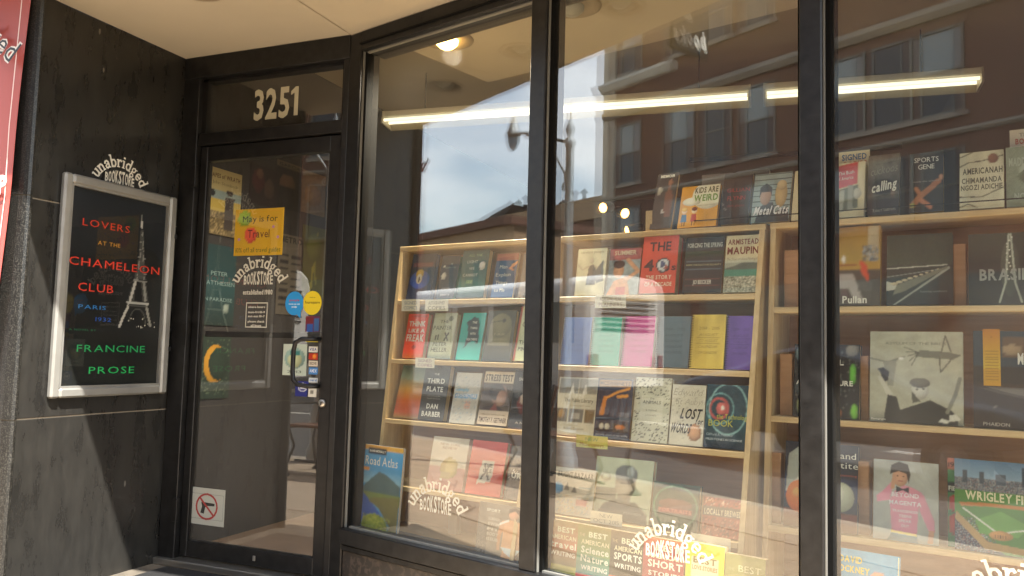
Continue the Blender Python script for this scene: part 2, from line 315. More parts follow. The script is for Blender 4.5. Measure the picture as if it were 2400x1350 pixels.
class Print:
    """flat coloured print in a plane: local x, z; y is the height towards the viewer (negative)"""
    def __init__(s): s.v = []; s.f = []; s.c = []; s.y = -.0004; s.shade = 0.; s.rg = random.Random(11)
    def grid(s, w, h, base, ops=(), q=30, bulge=None, y=-.0003, x0=0, z0=0):
        nx = max(6, int(q*min(1, w/h*1.25))); ny = max(6, int(q*min(1.4, h/w*.9)))
        U, V = np.meshgrid(np.linspace(0, 1, nx+1), np.linspace(0, 1, ny+1)); C = paint(U, V, base, ops, w/h)
        b = len(s.v)
        for i in range(ny+1):
            for j in range(nx+1):
                s.v.append((x0+U[i, j]*w, y-(bulge(U[i, j], V[i, j]) if bulge else 0), z0+V[i, j]*h)); s.c.append(tuple(C[i, j]))
        for i in range(ny):
            for j in range(nx):
                a = b+i*(nx+1)+j; s.f.append((a, a+1, a+nx+2, a+nx+1))
    def poly(s, pts, color, y=None):
        b = len(s.v); y = s.y if y is None else y; c = lin(color)
        for p in pts:
            k = 1+s.shade*s.rg.uniform(-1.1, .9); s.v.append((p[0], y, p[1])); s.c.append(tuple(q*k for q in c))
        s.f.append(tuple(range(b, b+len(pts)))); s.y -= .000015
    def rect(s, x0, z0, x1, z1, color): s.poly([(x0, z0), (x1, z0), (x1, z1), (x0, z1)], color)
    def ell(s, cx, cz, rx, rz, color, n=24):
        if s.shade:
            b = len(s.v); c = np.array(lin(color)); s.v.append((cx-.28*rx, s.y, cz+.3*rz)); s.c.append(tuple(c*1.2))
            for k in range(n):
                a = 2*pi*k/n; s.v.append((cx+rx*cos(a), s.y, cz+rz*sin(a))); s.c.append(tuple(c*(.72+.22*cos(a-2.3))))
            s.f += [(b, b+1+k, b+1+(k+1) % n) for k in range(n)]; s.y -= .000015; return
        s.poly([(cx+rx*cos(2*pi*k/n), cz+rz*sin(2*pi*k/n)) for k in range(n)], color)
    def line(s, pts, wd, color):
        for a, b in zip(pts[:-1], pts[1:]):
            dx, dz = b[0]-a[0], b[1]-a[1]; L = sqrt(dx*dx+dz*dz) or 1e-6; nx, nz_ = -dz/L*wd/2, dx/L*wd/2; ex, ez = dx/L*wd*.3, dz/L*wd*.3
            s.poly([(a[0]+nx-ex, a[1]+nz_-ez), (a[0]-nx-ex, a[1]-nz_-ez), (b[0]-nx+ex, b[1]-nz_+ez), (b[0]+nx+ex, b[1]+nz_+ez)], color)
    def text(s, t, cx, z, h, color, width=None, style='r', align='c', shear=0., rot=0., track=0.):
        P, W = text_polys(t, style, track); sx = h if width is None else width/W; tw = W*sx
        x0 = {'c': cx-tw/2, 'l': cx, 'r': cx-tw}[align]; c = lin(color); ca, sa = cos(rot), sin(rot)
        for v, f in P:
            b = len(s.v)
            for a in v:
                lx, lz = x0-cx+a[0]*sx+a[1]*h*shear, a[1]*h
                s.v.append((cx+lx*ca-lz*sa, s.y, z+lx*sa+lz*ca)); s.c.append(c)
            s.f += [tuple(b+i for i in q) for q in f]
        s.y -= .00003
    def build(s, name, m='gloss_print', parent=None, M=None, extra=None, gain=1.):
        """extra = (MB, colour) solid geometry added in one flat colour"""
        v, f, c = list(s.v), list(s.f), list(s.c)
        if extra:
            b = len(v); v += extra[0].v; f += [tuple(b+i for i in q) for q in extra[0].f]; c += [lin(extra[1])]*len(extra[0].v)
        c = np.clip(np.array(c)*gain, 0, .86)
        me = bpy.data.meshes.new(name); me.from_pydata(v, [], f); me.update()
        at = me.color_attributes.new('Col', 'FLOAT_COLOR', 'POINT'); at.data.foreach_set('color', np.array([(*k, 1) for k in c], dtype=np.float32).ravel())
        me.materials.append(MAT[m]); o = bpy.data.objects.new(name, me); link(o, parent)
        if M is not None: o.matrix_world = M
        return o
class Rec:
    """records cover artwork so that it can be printed softly, like a photograph"""
    def __init__(s, w, h): s.w = w; s.h = h; s.ops = []; s.tx = []
    def poly(s, pts, c): s.ops.append(('p', [(p[0]/s.w, p[1]/s.h) for p in pts], c)); s.ops.append(('f', .12))
    def rect(s, x0, z0, x1, z1, c): s.ops.append(('r', x0/s.w, z0/s.h, x1/s.w, z1/s.h, c))
    def ell(s, cx, cz, rx, rz, c, n=0): s.ops.append(('e', cx/s.w, cz/s.h, rx/s.w, rz/s.h, c))
    def line(s, pts, wd, c): s.ops.append(('l', [(p[0]/s.w, p[1]/s.h) for p in pts], c, max(wd/2/s.h, .004)))
    def text(s, *a, **k): s.tx.append((a, k))
def inpoly(U, V, pts):
    r = np.zeros(U.shape, bool); n = len(pts)
    for i in range(n):
        x1, y1 = pts[i]; x2, y2 = pts[i-1]
        if y1 == y2: continue
        r ^= ((V < y1) != (V < y2)) & (U < (x2-x1)*(V-y1)/(y2-y1)+x1)
    return r
def paint(U, V, base, ops, asp):
    C = np.zeros(U.shape+(3,))+np.array(lin(base)); rng = np.random.RandomState(3)
    for op in ops:
        k = op[0]
        if k == 'g':
            v0, c0, v1, c1 = op[1:]; t = np.clip((V-v0)/(v1-v0), 0, 1)[..., None]; m = (V >= v0) & (V <= v1)
            C[m] = (np.array(lin(c0))*(1-t)+np.array(lin(c1))*t)[m]; continue
        if k == 'f': continue
        if k == 'n':
            a = op[1]; n1 = rng.rand(*U.shape); n2 = np.sin(U*23+np.sin(V*17)*2)*np.sin(V*31+U*9)
            C *= (1+a*(n1-.5)+a*.5*n2)[..., None]; C = np.clip(C, 0, 1); continue
        if k == 'b':
            for _ in range(op[1]):
                Q = np.pad(C, ((1, 1), (1, 1), (0, 0)), 'edge'); C = (Q[:-2, 1:-1]+Q[2:, 1:-1]+Q[1:-1, :-2]+Q[1:-1, 2:]+2*C)/6
            continue
        if k == 'x':
            r2 = np.random.RandomState(int(abs(U.shape[0]*7+U.shape[1])) % 97); f = np.zeros(U.shape)
            for i in range(10):
                sc_ = 3+2.6*i; f += np.sin((r2.rand()-.5)*2*sc_*U+(r2.rand()-.5)*2*sc_*V+r2.rand()*6.3)/(1+.25*i)
            C = np.clip(C*(1+op[1]*f/3.2+op[1]*.5*(r2.rand(*U.shape)-.5))[..., None], 0, 1); continue
        if k == 's':
            u0, v0, u1, v1, dens, cs = op[1:]; m = (U > u0) & (U < u1) & (V > v0) & (V < v1) & (rng.rand(*U.shape) < dens)
            ch = rng.randint(0, len(cs), U.shape); pal = np.array([lin(c) for c in cs]); C[m] = pal[ch][m]; continue
        if k == 'r': u0, v0, u1, v1 = op[1:5]; m = (U >= u0) & (U <= u1) & (V >= v0) & (V <= v1)
        elif k == 'e': m = ((U-op[1])/op[3])**2+((V-op[2])/op[4])**2 < 1
        elif k == 'o': d = np.sqrt(((U-op[1])/op[3])**2+((V-op[2])/op[4])**2); m = abs(d-1) < op[6]
        elif k == 'p': m = inpoly(U, V, op[1])
        elif k == 'l':
            m = np.zeros(U.shape, bool)
            for (a, b), (c, d) in zip(op[1][:-1], op[1][1:]):
                dx, dy = (c-a)*asp, d-b; t = np.clip((((U-a)*asp)*dx+(V-b)*dy)/(dx*dx+dy*dy+1e-9), 0, 1)
                m |= ((U-a)*asp-t*dx)**2+(V-b-t*dy)**2 < op[3]**2
        cc = op[2] if k in 'pl' else op[5]
        if k == 'e':
            d2 = (((U-op[1])/op[3]+.3)**2+((V-op[2])/op[4]-.3)**2); C[m] = (np.array(lin(cc))*(1.18-.3*np.clip(d2, 0, 2))[..., None])[m]
        else: C[m] = np.array(lin(cc))
    return C

# arched shop lettering: slab-serif strokes bent on an arc, with an upright condensed word below
SG = {  # strokes in units of x-height: (points, half thickness); serif bars included
 'u': (1.05, [([(.18,.95),(.18,.35),(.28,.1),(.5,.05),(.72,.2),(.8,.35)], .12), ([(.82,.95),(.82,.06)], .13), ([(0,.95),(.22,.95)], .08), ([(.64,.95),(.86,.95)], .08), ([(.82,.06),(1.04,.06)], .08)]),
 'n': (1.1, [([(.2,.95),(.2,.05)], .13), ([(.2,.62),(.35,.88),(.6,.93),(.78,.75),(.82,.5),(.82,.05)], .12), ([(0,.95),(.22,.95)], .08), ([(0,.05),(.42,.05)], .08), ([(.62,.05),(1.04,.05)], .08)]),
 'a': (.95, [([(.12,.72),(.25,.93),(.5,.95),(.65,.78),(.68,.5),(.68,.08)], .12), ([(.68,.55),(.35,.52),(.14,.36),(.16,.14),(.36,.04),(.6,.16),(.68,.3)], .11), ([(.68,.06),(.9,.06)], .08)]),
 'b': (1.0, [([(.18,1.55),(.18,.05)], .13), ([(.18,.7),(.4,.92),(.66,.9),(.85,.65),(.85,.35),(.66,.08),(.4,.06),(.18,.28)], .12), ([(0,1.55),(.2,1.55)], .08)]),
 'r': (.8, [([(.2,.95),(.2,.05)], .13), ([(.2,.55),(.35,.85),(.6,.93),(.7,.78)], .12), ([(0,.95),(.22,.95)], .08), ([(0,.05),(.45,.05)], .08)]),
 'i': (.5, [([(.24,.95),(.24,.05)], .13), ([(0,.95),(.26,.95)], .08), ([(0,.05),(.48,.05)], .08), ([(.16,1.38),(.32,1.38)], .13)]),
 'd': (1.0, [([(.8,1.55),(.8,.05)], .13), ([(.8,.7),(.6,.92),(.34,.9),(.14,.65),(.14,.35),(.34,.08),(.6,.06),(.8,.28)], .12), ([(.6,1.55),(.82,1.55)], .08), ([(.8,.05),(1.0,.05)], .08)]),
 'g': (.95, [([(.42,.95),(.18,.8),(.14,.55),(.3,.36),(.5,.36),(.66,.52),(.66,.76),(.5,.93),(.42,.95)], .1), ([(.3,.36),(.16,.2),(.3,.08),(.6,.04),(.78,-.14),(.66,-.36),(.36,-.42),(.12,-.32),(.12,-.12),(.28,.06)], .1), ([(.6,.86),(.85,.95)], .08)]),
 'e': (.95, [([(.14,.5),(.8,.5),(.78,.75),(.6,.93),(.36,.92),(.16,.7),(.13,.4),(.28,.12),(.52,.04),(.8,.2)], .115)]),
}
def logo(P, cx, zb, width, color, small=None):
    """arched 'unabridged' over 'BOOKSTORE': cx, zb = centre and foot of the straight word"""
    word = 'unabridged'; W = sum(SG[c][0]+.1 for c in word)-.1
    R = width*.47; a0 = 1.12; arc = 2*a0*R; sc_ = arc/W; rs_ = width*.128; x = 0; czz = zb-R*cos(a0)+width*.012
    def bend(p):
        t = (p[0]/W*2-1)*a0; r_ = R+p[1]*rs_
        return cx+r_*sin(t), czz+r_*cos(t)
    for ch in word:
        adv, st = SG[ch]
        for pts, th in st:
            fine = []
            for a, b in zip(pts[:-1], pts[1:]):
                n = 2
                fine += [(a[0]+(b[0]-a[0])*k/n, a[1]+(b[1]-a[1])*k/n) for k in range(n)]
            fine.append(pts[-1])
            P.line([bend((x+p[0], p[1])) for p in fine], th*2*(sc_*.55+rs_*.45), color)
        x += adv+.1
    # the straight word, letters taller in the middle of the arch
    n = 9; bw = width*.6; lw = bw/n
    for i, ch in enumerate('BOOKSTORE'):
        t = (i+.5)/n*2-1; h = width*(.205-.085*t*t); P.text(ch, cx+t*bw/2, zb, h, color, width=lw*.86, style='b')
    if small: P.text(small, cx, zb-width*.17, width*.075, color, width=width*.6, style='b')

# ================================================================== THE SETTING
tag(MB().box(-160, 120, -160, 120, -.4, -.16).build('ground', 'ground'), kind='structure')
tag(MB().box(-120, 90, -12.0, -.42, -.3, -.12).build('street', 'asphalt'), kind='structure')
rm = empty('lane_marking'); 
for i in range(26): MB().box(-70+i*5, -67.6+i*5, -6.3, -6.16, -.119, -.116).build('paint_dash', 'road_paint', rm)
tag(rm, kind='structure')
sw = tag(MB().box(-60, 50, -.26, 9, -.3, -.012).build('sidewalk', 'paving_joint'), kind='structure')
rng = random.Random(5)
slab = {}
for i, x in enumerate(np.arange(-13.5, 7.5, 1.5)):
    for j, (y0, y1) in enumerate(((-.25, .62), (.63, 1.98), (1.99, 3.36))):
        key = (j, rng.randrange(3))
        if key not in slab:
            m_ = mat('sidewalk_%d' % key[1], ['#ab977d', '#a89479', '#ae9b82'][key[1]], .85, noise=(5, .14), bump=(60, .1))
            o = MB().cbox(0, 1.488, y0, y1-.006, -.011, 0, .004).build('paving_slab', m_, sw); slab[key] = o
        else:
            o = slab[key].copy(); link(o, sw)
        o.location = (x, 0, 0)
tag(MB().box(-60, 50, -.42, -.262, -.3, -.002).build('kerb', 'curb', bevel=.02), kind='structure')
tag(MB().box(-120, 90, -16, -12.15, -.3, 0).build('far_sidewalk', 'sidewalk'), kind='structure')
tag(MB().box(-120, 90, -12.15, -12.0, -.3, -.002).build('far_kerb', 'curb'), kind='structure')

# shop interior shell
si = [('shop_floor', MB().box(-3.36, 5, 3.5, 9.5, -.01, .04), 'shop_floor'), ('shop_back_wall', MB().box(-3.36, 5, 9.5, 9.6, 0, 3.1), 'shop_wall_dark'),
      ('shop_left_wall', MB().box(-3.47, -3.36, 3.5, 9.6, 0, 3.1), 'shop_wall_dark'), ('shop_right_wall', MB().box(5, 5.1, 2.2, 9.6, 0, 3.1), 'shop_wall_dark')]
for n_, b_, m_ in si: tag(b_.build(n_, m_), kind='structure')
def gline(x): return (GD-GN[0]*x)/GN[1]
tag(MB().box(-3.36, 5, 2.9, 9.5, 3.0, 3.1).build('shop_ceiling', 'shop_ceiling'), kind='structure')
tag(MB().box(-3.05, 1.6, .112, .9, CEIL, 2.99).build('window_soffit', 'soffit_plaster', M=FG), kind='structure')
tag(MB().box(-3.06, 1.6, .09, .95, .12, .28).build('display_floor', 'display_floor', M=FG), kind='structure')

# recess ceiling of plaster boards with holes for the downlights
LIT = (-2.02, 3.03)
OFF = [(-2.66, 2.70), (-1.915, 2.675), (-1.19, 2.655), (-.46, 2.635)]
DLL = ['over the door', 'next to the ceiling seam', 'in front of the middle pane', 'in front of the last pane']
DL = [(x, y, .105, False) for x, y in OFF]
sf = empty('recess_ceiling', label=None); tag(sf, kind='structure')
def board(x0, x1):
    bm = bmesh.new(); g = .0025
    ya, yb = min(gline(x0), 3.42)+.0, min(gline(x1), 3.42)+.0
    P = [(x0+g, 2.35), (x1-g, 2.35), (x1-g, yb), (x0+g, ya)]
    vs = [bm.verts.new((*p, CEIL)) for p in P]
    es = [bm.edges.new((vs[i], vs[(i+1) % 4])) for i in range(4)]
    for x, y, r_, lit in DL:
        if x0 < x-r_ and x+r_ < x1:
            c = [bm.verts.new((x+r_*.8*cos(2*pi*k/28), y+r_*.8*sin(2*pi*k/28), CEIL)) for k in range(28)]
            es += [bm.edges.new((c[k], c[(k+1) % 28])) for k in range(28)]
    bmesh.ops.triangle_fill(bm, use_beauty=True, edges=es)
    me = bpy.data.meshes.new('ceiling_board'); bm.to_mesh(me); bm.free(); me.materials.append(MAT['soffit_plaster'])
    link(bpy.data.objects.new('ceiling_board', me), sf)
for a_, b_ in ((-3.383, -2.31), (-2.31, -.79), (-.79, .75), (.75, 1.6)): board(a_, b_)
MB().box(-3.38, 1.6, 2.36, 3.45, CEIL+.006, CEIL+.012).build('backing_strip', 'gasket', sf) if False else None
for i, (x, y, r_, lit) in enumerate(DL):
    t = empty('downlight', Matrix.Translation((x, y, CEIL)), 'unlit round grey downlight in the recess ceiling '+DLL[i], 'downlight', 'downlights in the recess ceiling')
    MB().lathe([(r_*1.12, -.002), (r_*1.1, -.007), (r_*.98, -.008), (r_*.8, .0), (r_*.78, .012)], n=32).build('trim_ring', 'recess_grey', t)
    MB().lathe([(r_*.79, .008), (r_*.7, .05), (r_*.5, .1), (.0005, .11)], n=32).build('reflector', 'lamp_reflector', t)
    b_ = MB().lathe([(.0005, -.012), (r_*.3, -.006), (r_*.46, .012), (r_*.48, .03), (r_*.3, .07), (.001, .1)], n=24)
    b_.build('bulb', 'bulb_core' if lit else 'lantern_glass', t)

# upper facade and projecting cornice over the shop (casts the shade line)
uf = empty('shop_building', label='tan brick upper storeys over the bookshop with a projecting dark cornice', cat='building')
MB().box(-14, 12, 2.355, 2.6, CEIL+.004, 9.5).build('wall', 'upper_brick', uf)
MB().box(-14, 12, 1.94, 2.352, 3.02, 3.3).build('cornice', 'awning_dark', uf)
MB().box(-14, -4.6, 2.46, 2.6, 0, CEIL).build('shop_wall', 'upper_brick', uf)
MB().box(1.75, 12, 2.352, 2.6, 0, CEIL+.002).build('side_wall', 'upper_brick', uf)

# ================================================================== LEFT WALL, PILASTER, BANNER
wl = empty('black_wall', FWALL, 'side wall of polished black slabs left of the shop door', 'wall')
def slab_part(z0, z1):
    MB().cbox(2.494, 3.47, 0, .06, z0, z1, .002).build('slab', 'black_slab', wl)
slab_part(0, .797); slab_part(.803, 1.779); slab_part(1.785, CEIL)
MB().box(2.495, 3.47, .004, .05, .795, .805).add([], []).build('joint', 'slab_joint', wl)
MB().box(2.495, 3.47, .004, .05, 1.777, 1.787).build('joint', 'slab_joint', wl)
MB().box(2.47, 3.47, .005, .03, CEIL-.002, CEIL+.02).build('top_trim', 'bronze_dark', wl)
pl = empty('granite_pilaster', label='speckled dark granite pilaster at the street edge of the black wall', cat='pilaster')
pp = [(-4.6, 2.452), (-3.375, 2.452), (-3.352, 2.457), (-3.338, 2.466), (-3.333, 2.478), (-3.335, 2.49), (-3.35, 2.4935), (-4.6, 2.4935)]
for z0, z1 in ((0, .8), (.805, 1.78), (1.785, CEIL-.01)): MB().prism(pp, 'z', z0, z1).build('granite_block', 'granite', pl)
MB().prism([(p[0]-.006 if p[0] > -4 else p[0], p[1]+.004 if p[1] < 2.48 else p[1]-.003) for p in pp], 'z', 0, CEIL-.01).build('joint', 'slab_joint', pl)

bn = empty('red_banner', FST, 'red vinyl banner with black and white script hanging on the street pilaster', 'banner')
P = Print(); e = [on(FST, *p) for p in ((68, 0), (38, 300), (28, 460), (0, 690))]
zs = [3.2, 2.9]+[q[1] for q in e]+[.9, .55]; xr = [e[0][0]+.02, e[0][0]+.01]+[q[0] for q in e]+[-3.455, -3.46]
n_ = 14; v0 = len(P.v)
for i, (z, x) in enumerate(zip(zs, xr)):
    for k in range(n_+1):
        u = k/n_; P.v.append((x-1.0*(1-u), -.012*sin(u*9+z*3)-.01*sin(z*5+u*2), z)); P.c.append(lin('#b4544a'))
for i in range(len(zs)-1):
    for k in range(n_): a = i*(n_+1)+k; P.f.append((a, a+1, a+n_+2, a+n_+1))
bo = P.build('fabric', 'vinyl_print', bn); sm = bo.modifiers.new('sub', 'SUBSURF'); sm.levels = 1; sm.render_levels = 2; sd = bo.modifiers.new('th', 'SOLIDIFY'); sd.thickness = .001
P = Print(); P.y = -.03
hm = [(x-.004, z) for x, z in zip(xr, zs)]
P.line(hm, .006, '#e9cfc2'); P.build('hem', 'vinyl_print', bn)
P = Print(); P.y = -.034
ex, ez = on(FST, 22, 128, -.034)
for kk, cc, dz in (('h', '#e8dfd2', 0), ('r', '#1c1412', 0)):
    P.text('unabridged', ex+.0, ez-.035, .1, cc, width=.62, style=kk, align='r', rot=-.62, shear=.2)
P.build('script_lettering', 'vinyl_print', bn); P = Print(); P.y = -.034
ox, oz = on(FST, 14, 452, -.034)
P.text('SHOP', ox+.0, oz, .075, '#e6e2d8', width=.3, style='h', align='r')
P.build('block_lettering', 'vinyl_print', bn)
MB().tube([(xr[5]-.005, -.03, zs[5]), (xr[5]-.005, -.01, zs[5])], .008).build('grommet', 'bright_metal', bn)

# poster in a silver snap frame
pf = empty('poster_frame', FWALL, 'silver metal poster frame on the black wall holding a dark neon-lettered poster', 'poster frame')
x0, x1, z0, z1 = 2.658, 3.343, .886, 1.93; fw_ = .046
prof = lambda a, b: None
for nm, bx in (('left', (x0, x0+fw_, z0, z1)), ('right', (x1-fw_, x1, z0, z1)), ('bot', (x0+fw_, x1-fw_, z0, z0+fw_)), ('top', (x0+fw_, x1-fw_, z1-fw_, z1))):
    MB().cbox(bx[0], bx[1], -.034, 0, bx[2], bx[3], .009).build('frame_rail', 'silver_frame', pf)
    # inner lip
for bx in ((x0+fw_, x0+fw_+.008, z0+fw_, z1-fw_), (x1-fw_-.008, x1-fw_, z0+fw_, z1-fw_), (x0+fw_+.008, x1-fw_-.008, z0+fw_, z0+fw_+.008), (x0+fw_+.008, x1-fw_-.008, z1-fw_-.008, z1-fw_)):
    MB().box(bx[0], bx[1], -.026, -.004, bx[2], bx[3]).build('inner_lip', 'silver_frame', pf)
for z in (1.72, 1.12): MB().cbox(x1-.012, x1+.006, -.037, -.02, z-.012, z+.012, .002).build('latch', 'bronze', pf)
P = Print(); px0, pz0, pw, ph = x0+fw_+.008, z0+fw_+.008, x1-x0-2*fw_-.016, z1-z0-2*fw_-.016
tw = lambda u, v: (u, v)
def pq(px, py): x, z = on(FWALL, px, py); return ((x-px0)/pw, (z-pz0)/ph)
g1, g2, g3 = '#56564f', '#8a8980', '#b9b7ab'
ops = [('g', 0, '#151714', .5, '#131413'), ('g', .5, '#131413', 1, '#22262a'), ('x', .35), ('e', .8, .42, .3, .32, '#1a1b1a'),
  ('l', [pq(330, 505), pq(331, 525)], '#8a8a82', .0025), ('l', [pq(331, 520), pq(331, 535)], '#c0bfb5', .006),
  ('p', [pq(328, 540), pq(334, 540), pq(336, 600), pq(340, 657), pq(312, 655), pq(324, 600)], '#4a4a46'), ('p', [pq(311, 657), pq(340, 661), pq(346, 708), pq(296, 706)], '#44443f'),
  ('p', [pq(318, 660), pq(328, 662), pq(332, 706), pq(312, 705)], '#191a19')]
for s_ in (-1, 1):
    c_ = g3 if s_ < 0 else g2
    ops += [('l', [pq(331+s_*2, 545), pq(330+s_*3.5, 600), pq(327+s_*8, 655)], g2, .0022), ('l', [pq(325+s_*10, 662), pq(321+s_*18, 704)], c_, .008), ('l', [pq(320+s_*21, 716), pq(316+s_*29, 742), pq(314+s_*36, 764)], c_, .0075)]
for k in range(12):
    y_ = 548+k*9; w_ = 2.5+k*.9; ops.append(('l', [pq(330-w_, y_), pq(330+w_, y_+5)], g1 if k % 2 else g2, .0016))
ops += [('l', [pq(296, 708), pq(346, 713)], '#b0afa5', .005), ('l', [pq(298, 716), pq(344, 720)], g1, .003), ('l', [pq(311, 656), pq(341, 660)], g2, .0035)]
for k in range(10):
    a_ = pi*k/9; b_ = pi*(k+1)/9; ops.append(('l', [pq(320-18*cos(a_), 752-28*sin(a_)), pq(320-18*cos(b_), 752-28*sin(b_))], g1, .0028))
P.grid(pw, ph, '#131412', ops, q=120, x0=px0, z0=pz0, y=-.006)
P.y = -.0075
def neon(t, u0, u1, v, h, c, style='r', core=None, dy=0):
    a = px0+u0*pw; b = px0+u1*pw; z = pz0+v*ph
    dk = tuple(.22*q for q in lin(c)); P.text(t, (a+b)/2, z, h*ph*1.12, dk, width=(b-a)*1.01, style='b', track=.12); P.text(t, (a+b)/2, z, h*ph*1.12, c, width=(b-a), style='t', track=.12)
def pxz(px, py): x, z = on(FWALL, px, py); return (x-px0)/pw, (z-pz0)/ph
def nline(t, pl_, pr_, h, c, style='r'):
    (ua, va), (ub, vb) = pxz(*pl_), pxz(*pr_); neon(t, ua, ub, (va+vb)/2, h, c, style)
nline('LOVERS', (191, 527), (301, 547), .032, '#d8452f'); nline('AT THE', (227, 573), (279, 581), .018, '#d69a3c')
nline('CHAMELEON', (159, 618), (370, 645), .036, '#ea4a34'); nline('CLUB', (180, 680), (262, 688), .036, '#ea4a34')
nline('PARIS', (181, 722), (245, 727), .018, '#3c86c9'); nline('1932', (221, 753), (257, 754), .018, '#2f63c0')
nline('A NOVEL BY', (159, 773), (222, 777), .008, '#2c7a50'); nline('FRANCINE', (177, 824), (336, 826), .031, '#2fae66', 't'); nline('PROSE', (205, 875), (311, 875), .031, '#33c46c', 't')
def T(px, py):
    x, z = on(FWALL, px, py); return x, z
rr = random.Random(2)
for k in range(16):
    c_ = T(rr.uniform(292, 362), rr.uniform(742, 768)); P.ell(c_[0], c_[1], .003, .004, rr.choice(['#cfcdbd', '#8c8a7a', '#e8e4cc']), 8)
P.build('poster', 'matt_print', pf)
MB().add([(px0, -.016, pz0), (px0+pw, -.016, pz0), (px0+pw, -.016, pz0+ph), (px0, -.016, pz0+ph)], [(0, 1, 2, 3)]).build('glazing', 'poster_glass', pf)
ld = Print(); lw_ = on(FWALL, 334, 435)[0]-on(FWALL, 218, 415)[0]
logo(ld, on(FWALL, 280, 420)[0], on(FWALL, 285, 432)[1], lw_, '#d8d4c6')
tag(ld.build('wall_lettering', 'vinyl_print', None, FWALL), 'white arched shop name stuck on the black wall above the poster', 'lettering')

# ================================================================== DOOR
df = empty('door_surround', FD, 'dark bronze door surround with a transom window over the shop door', 'door frame')
MB().cbox(.004, .112, -.03, .07, 0, 2.59).build('jamb', 'bronze', df); MB().cbox(1.04, 1.075, -.03, .07, 0, 2.59).build('jamb', 'bronze', df)
MB().cbox(.004, 1.075, -.035, .075, 2.592, CEIL-.002).build('head', 'bronze', df); MB().cbox(.112, 1.04, -.02, .07, 2.222, 2.287).build('transom_bar', 'bronze', df)
MB().box(.112, .142, .0, .06, 2.289, 2.591).build('stop', 'bronze_dark', df); MB().box(1.016, 1.04, .0, .06, 2.289, 2.591).build('stop', 'bronze_dark', df)
MB().box(.112, 1.04, .0, .06, 2.575, 2.591).build('stop', 'bronze_dark', df)
tp = MB().add([(.14, .03, 2.285), (1.02, .03, 2.285), (1.02, .03, 2.58), (.14, .03, 2.58)], [(0, 1, 2, 3)]).build('transom_pane', 'window_glass', df)
P = Print(); P.y = .0285
xa, za = on(FD, 594, 280, .028); xb, zb_ = on(FD, 698, 270, .028); xc_, zc = on(FD, 690, 203, .028)
zn = (za+zb_)/2; hn = zc-zn; wn_ = xb-xa; P.text('325', xa+wn_*.4, zn, hn, '#b9b299', width=wn_*.8, style='b'); P.poly([(xb-wn_*.095, zn), (xb-.002, zn), (xb-.002, zn+hn), (xb-wn_*.075, zn+hn), (xb-wn_*.17, zn+hn*.86), (xb-wn_*.17, zn+hn*.72), (xb-wn_*.095, zn+hn*.8)], '#b9b299'); P.build('house_number', 'vinyl_print', tp)
MB().cbox(.0, 1.08, -.06, .12, .003, .035).build('threshold', 'bright_metal', df)
for z in (.285, 1.2, 2.05): MB().cbox(.098, .128, -.044, -.022, z-.06, z+.06, .002).build('hinge', 'bronze_dark', df)

dr = empty('shop_door', FD, 'dark bronze framed glass shop door with a curved pull handle and stickers', 'door')
MB().cbox(.118, .166, .0, .045, .045, 2.216).build('stile', 'bronze', dr); MB().cbox(.958, 1.036, .0, .045, .045, 2.216).build('stile', 'bronze', dr)
MB().cbox(.166, .958, .0, .045, 2.135, 2.216).build('top_rail', 'bronze', dr); MB().cbox(.166, .958, .0, .045, .045, .128).build('bottom_rail', 'bronze', dr)
dg_ = MB().add([(.16, .02, .12), (.965, .02, .12), (.965, .02, 2.14), (.16, .02, 2.14)], [(0, 1, 2, 3)]).build('pane', 'window_glass', dr)
MB().box(.166, .172, .006, .018, .128, 2.135).build('glazing_bead', 'bronze_dark', dr); MB().box(.952, .958, .006, .018, .128, 2.135).build('glazing_bead', 'bronze_dark', dr)
MB().cbox(.166, .958, .05, .075, 1.19, 1.222).build('push_bar', 'bronze_dark', dr)
hp = [(.945, 0, 1.188), (.93, -.05, 1.188), (.88, -.062, 1.186), (.848, -.064, 1.17), (.838, -.064, 1.13), (.838, -.064, 1.02), (.845, -.064, .985), (.87, -.063, .965), (.92, -.055, .957), (.945, -.02, .957), (.95, 0, .957)]
MB().tube(hp, .0115, 10).build('pull_handle', 'bronze', dr)
lk = MB().lathe([(.02, 0), (.02, -.008), (.016, -.012), (.001, -.012)], (.976, 0, .875), 20, 'y').build('lock', 'bright_metal', dr)
MB().box(.973, .979, -.0135, -.0115, .867, .883).build('keyhole', 'gasket', lk)
MB().cbox(.60, .615, -.004, 0, .075, .1, .001).build('strike_plate', 'bright_metal', dr)
# vinyl on the door pane
P = Print(); P.y = .0185; L_ = on(FD, 549, 665, .0185)[0]; R_ = on(FD, 664, 662, .0185)[0]
logo(P, (L_+R_)/2, on(FD, 604, 666, .0185)[1], R_-L_, '#ccc7b6', small='established 1980'); P.build('vinyl_lettering', 'vinyl_print', dg_)
P = Print(); P.y = .0185
(hx0, hz1), (hx1, hz0) = on(FD, 578, 710, .0185), on(FD, 624, 767, .0185)
for a_, b_ in (((hx0, hz0), (hx1, hz0)), ((hx1, hz0), (hx1, hz1)), ((hx1, hz1), (hx0, hz1)), ((hx0, hz1), (hx0, hz0))): P.line([a_, b_], .005, '#c9c5b4')
for k, t_ in enumerate(('store hours', 'mon-fri 10-9', 'sat-sun 10-7', 'please check', 'all bags')): P.text(t_, (hx0+hx1)/2, hz1-.026-.021*k-(.012 if k > 2 else .006 if k else 0), .0105, '#cfcbbb', width=(hx1-hx0)*(.8 if k != 4 else .5), style='b')
P.build('hours_lettering', 'vinyl_print', dg_)

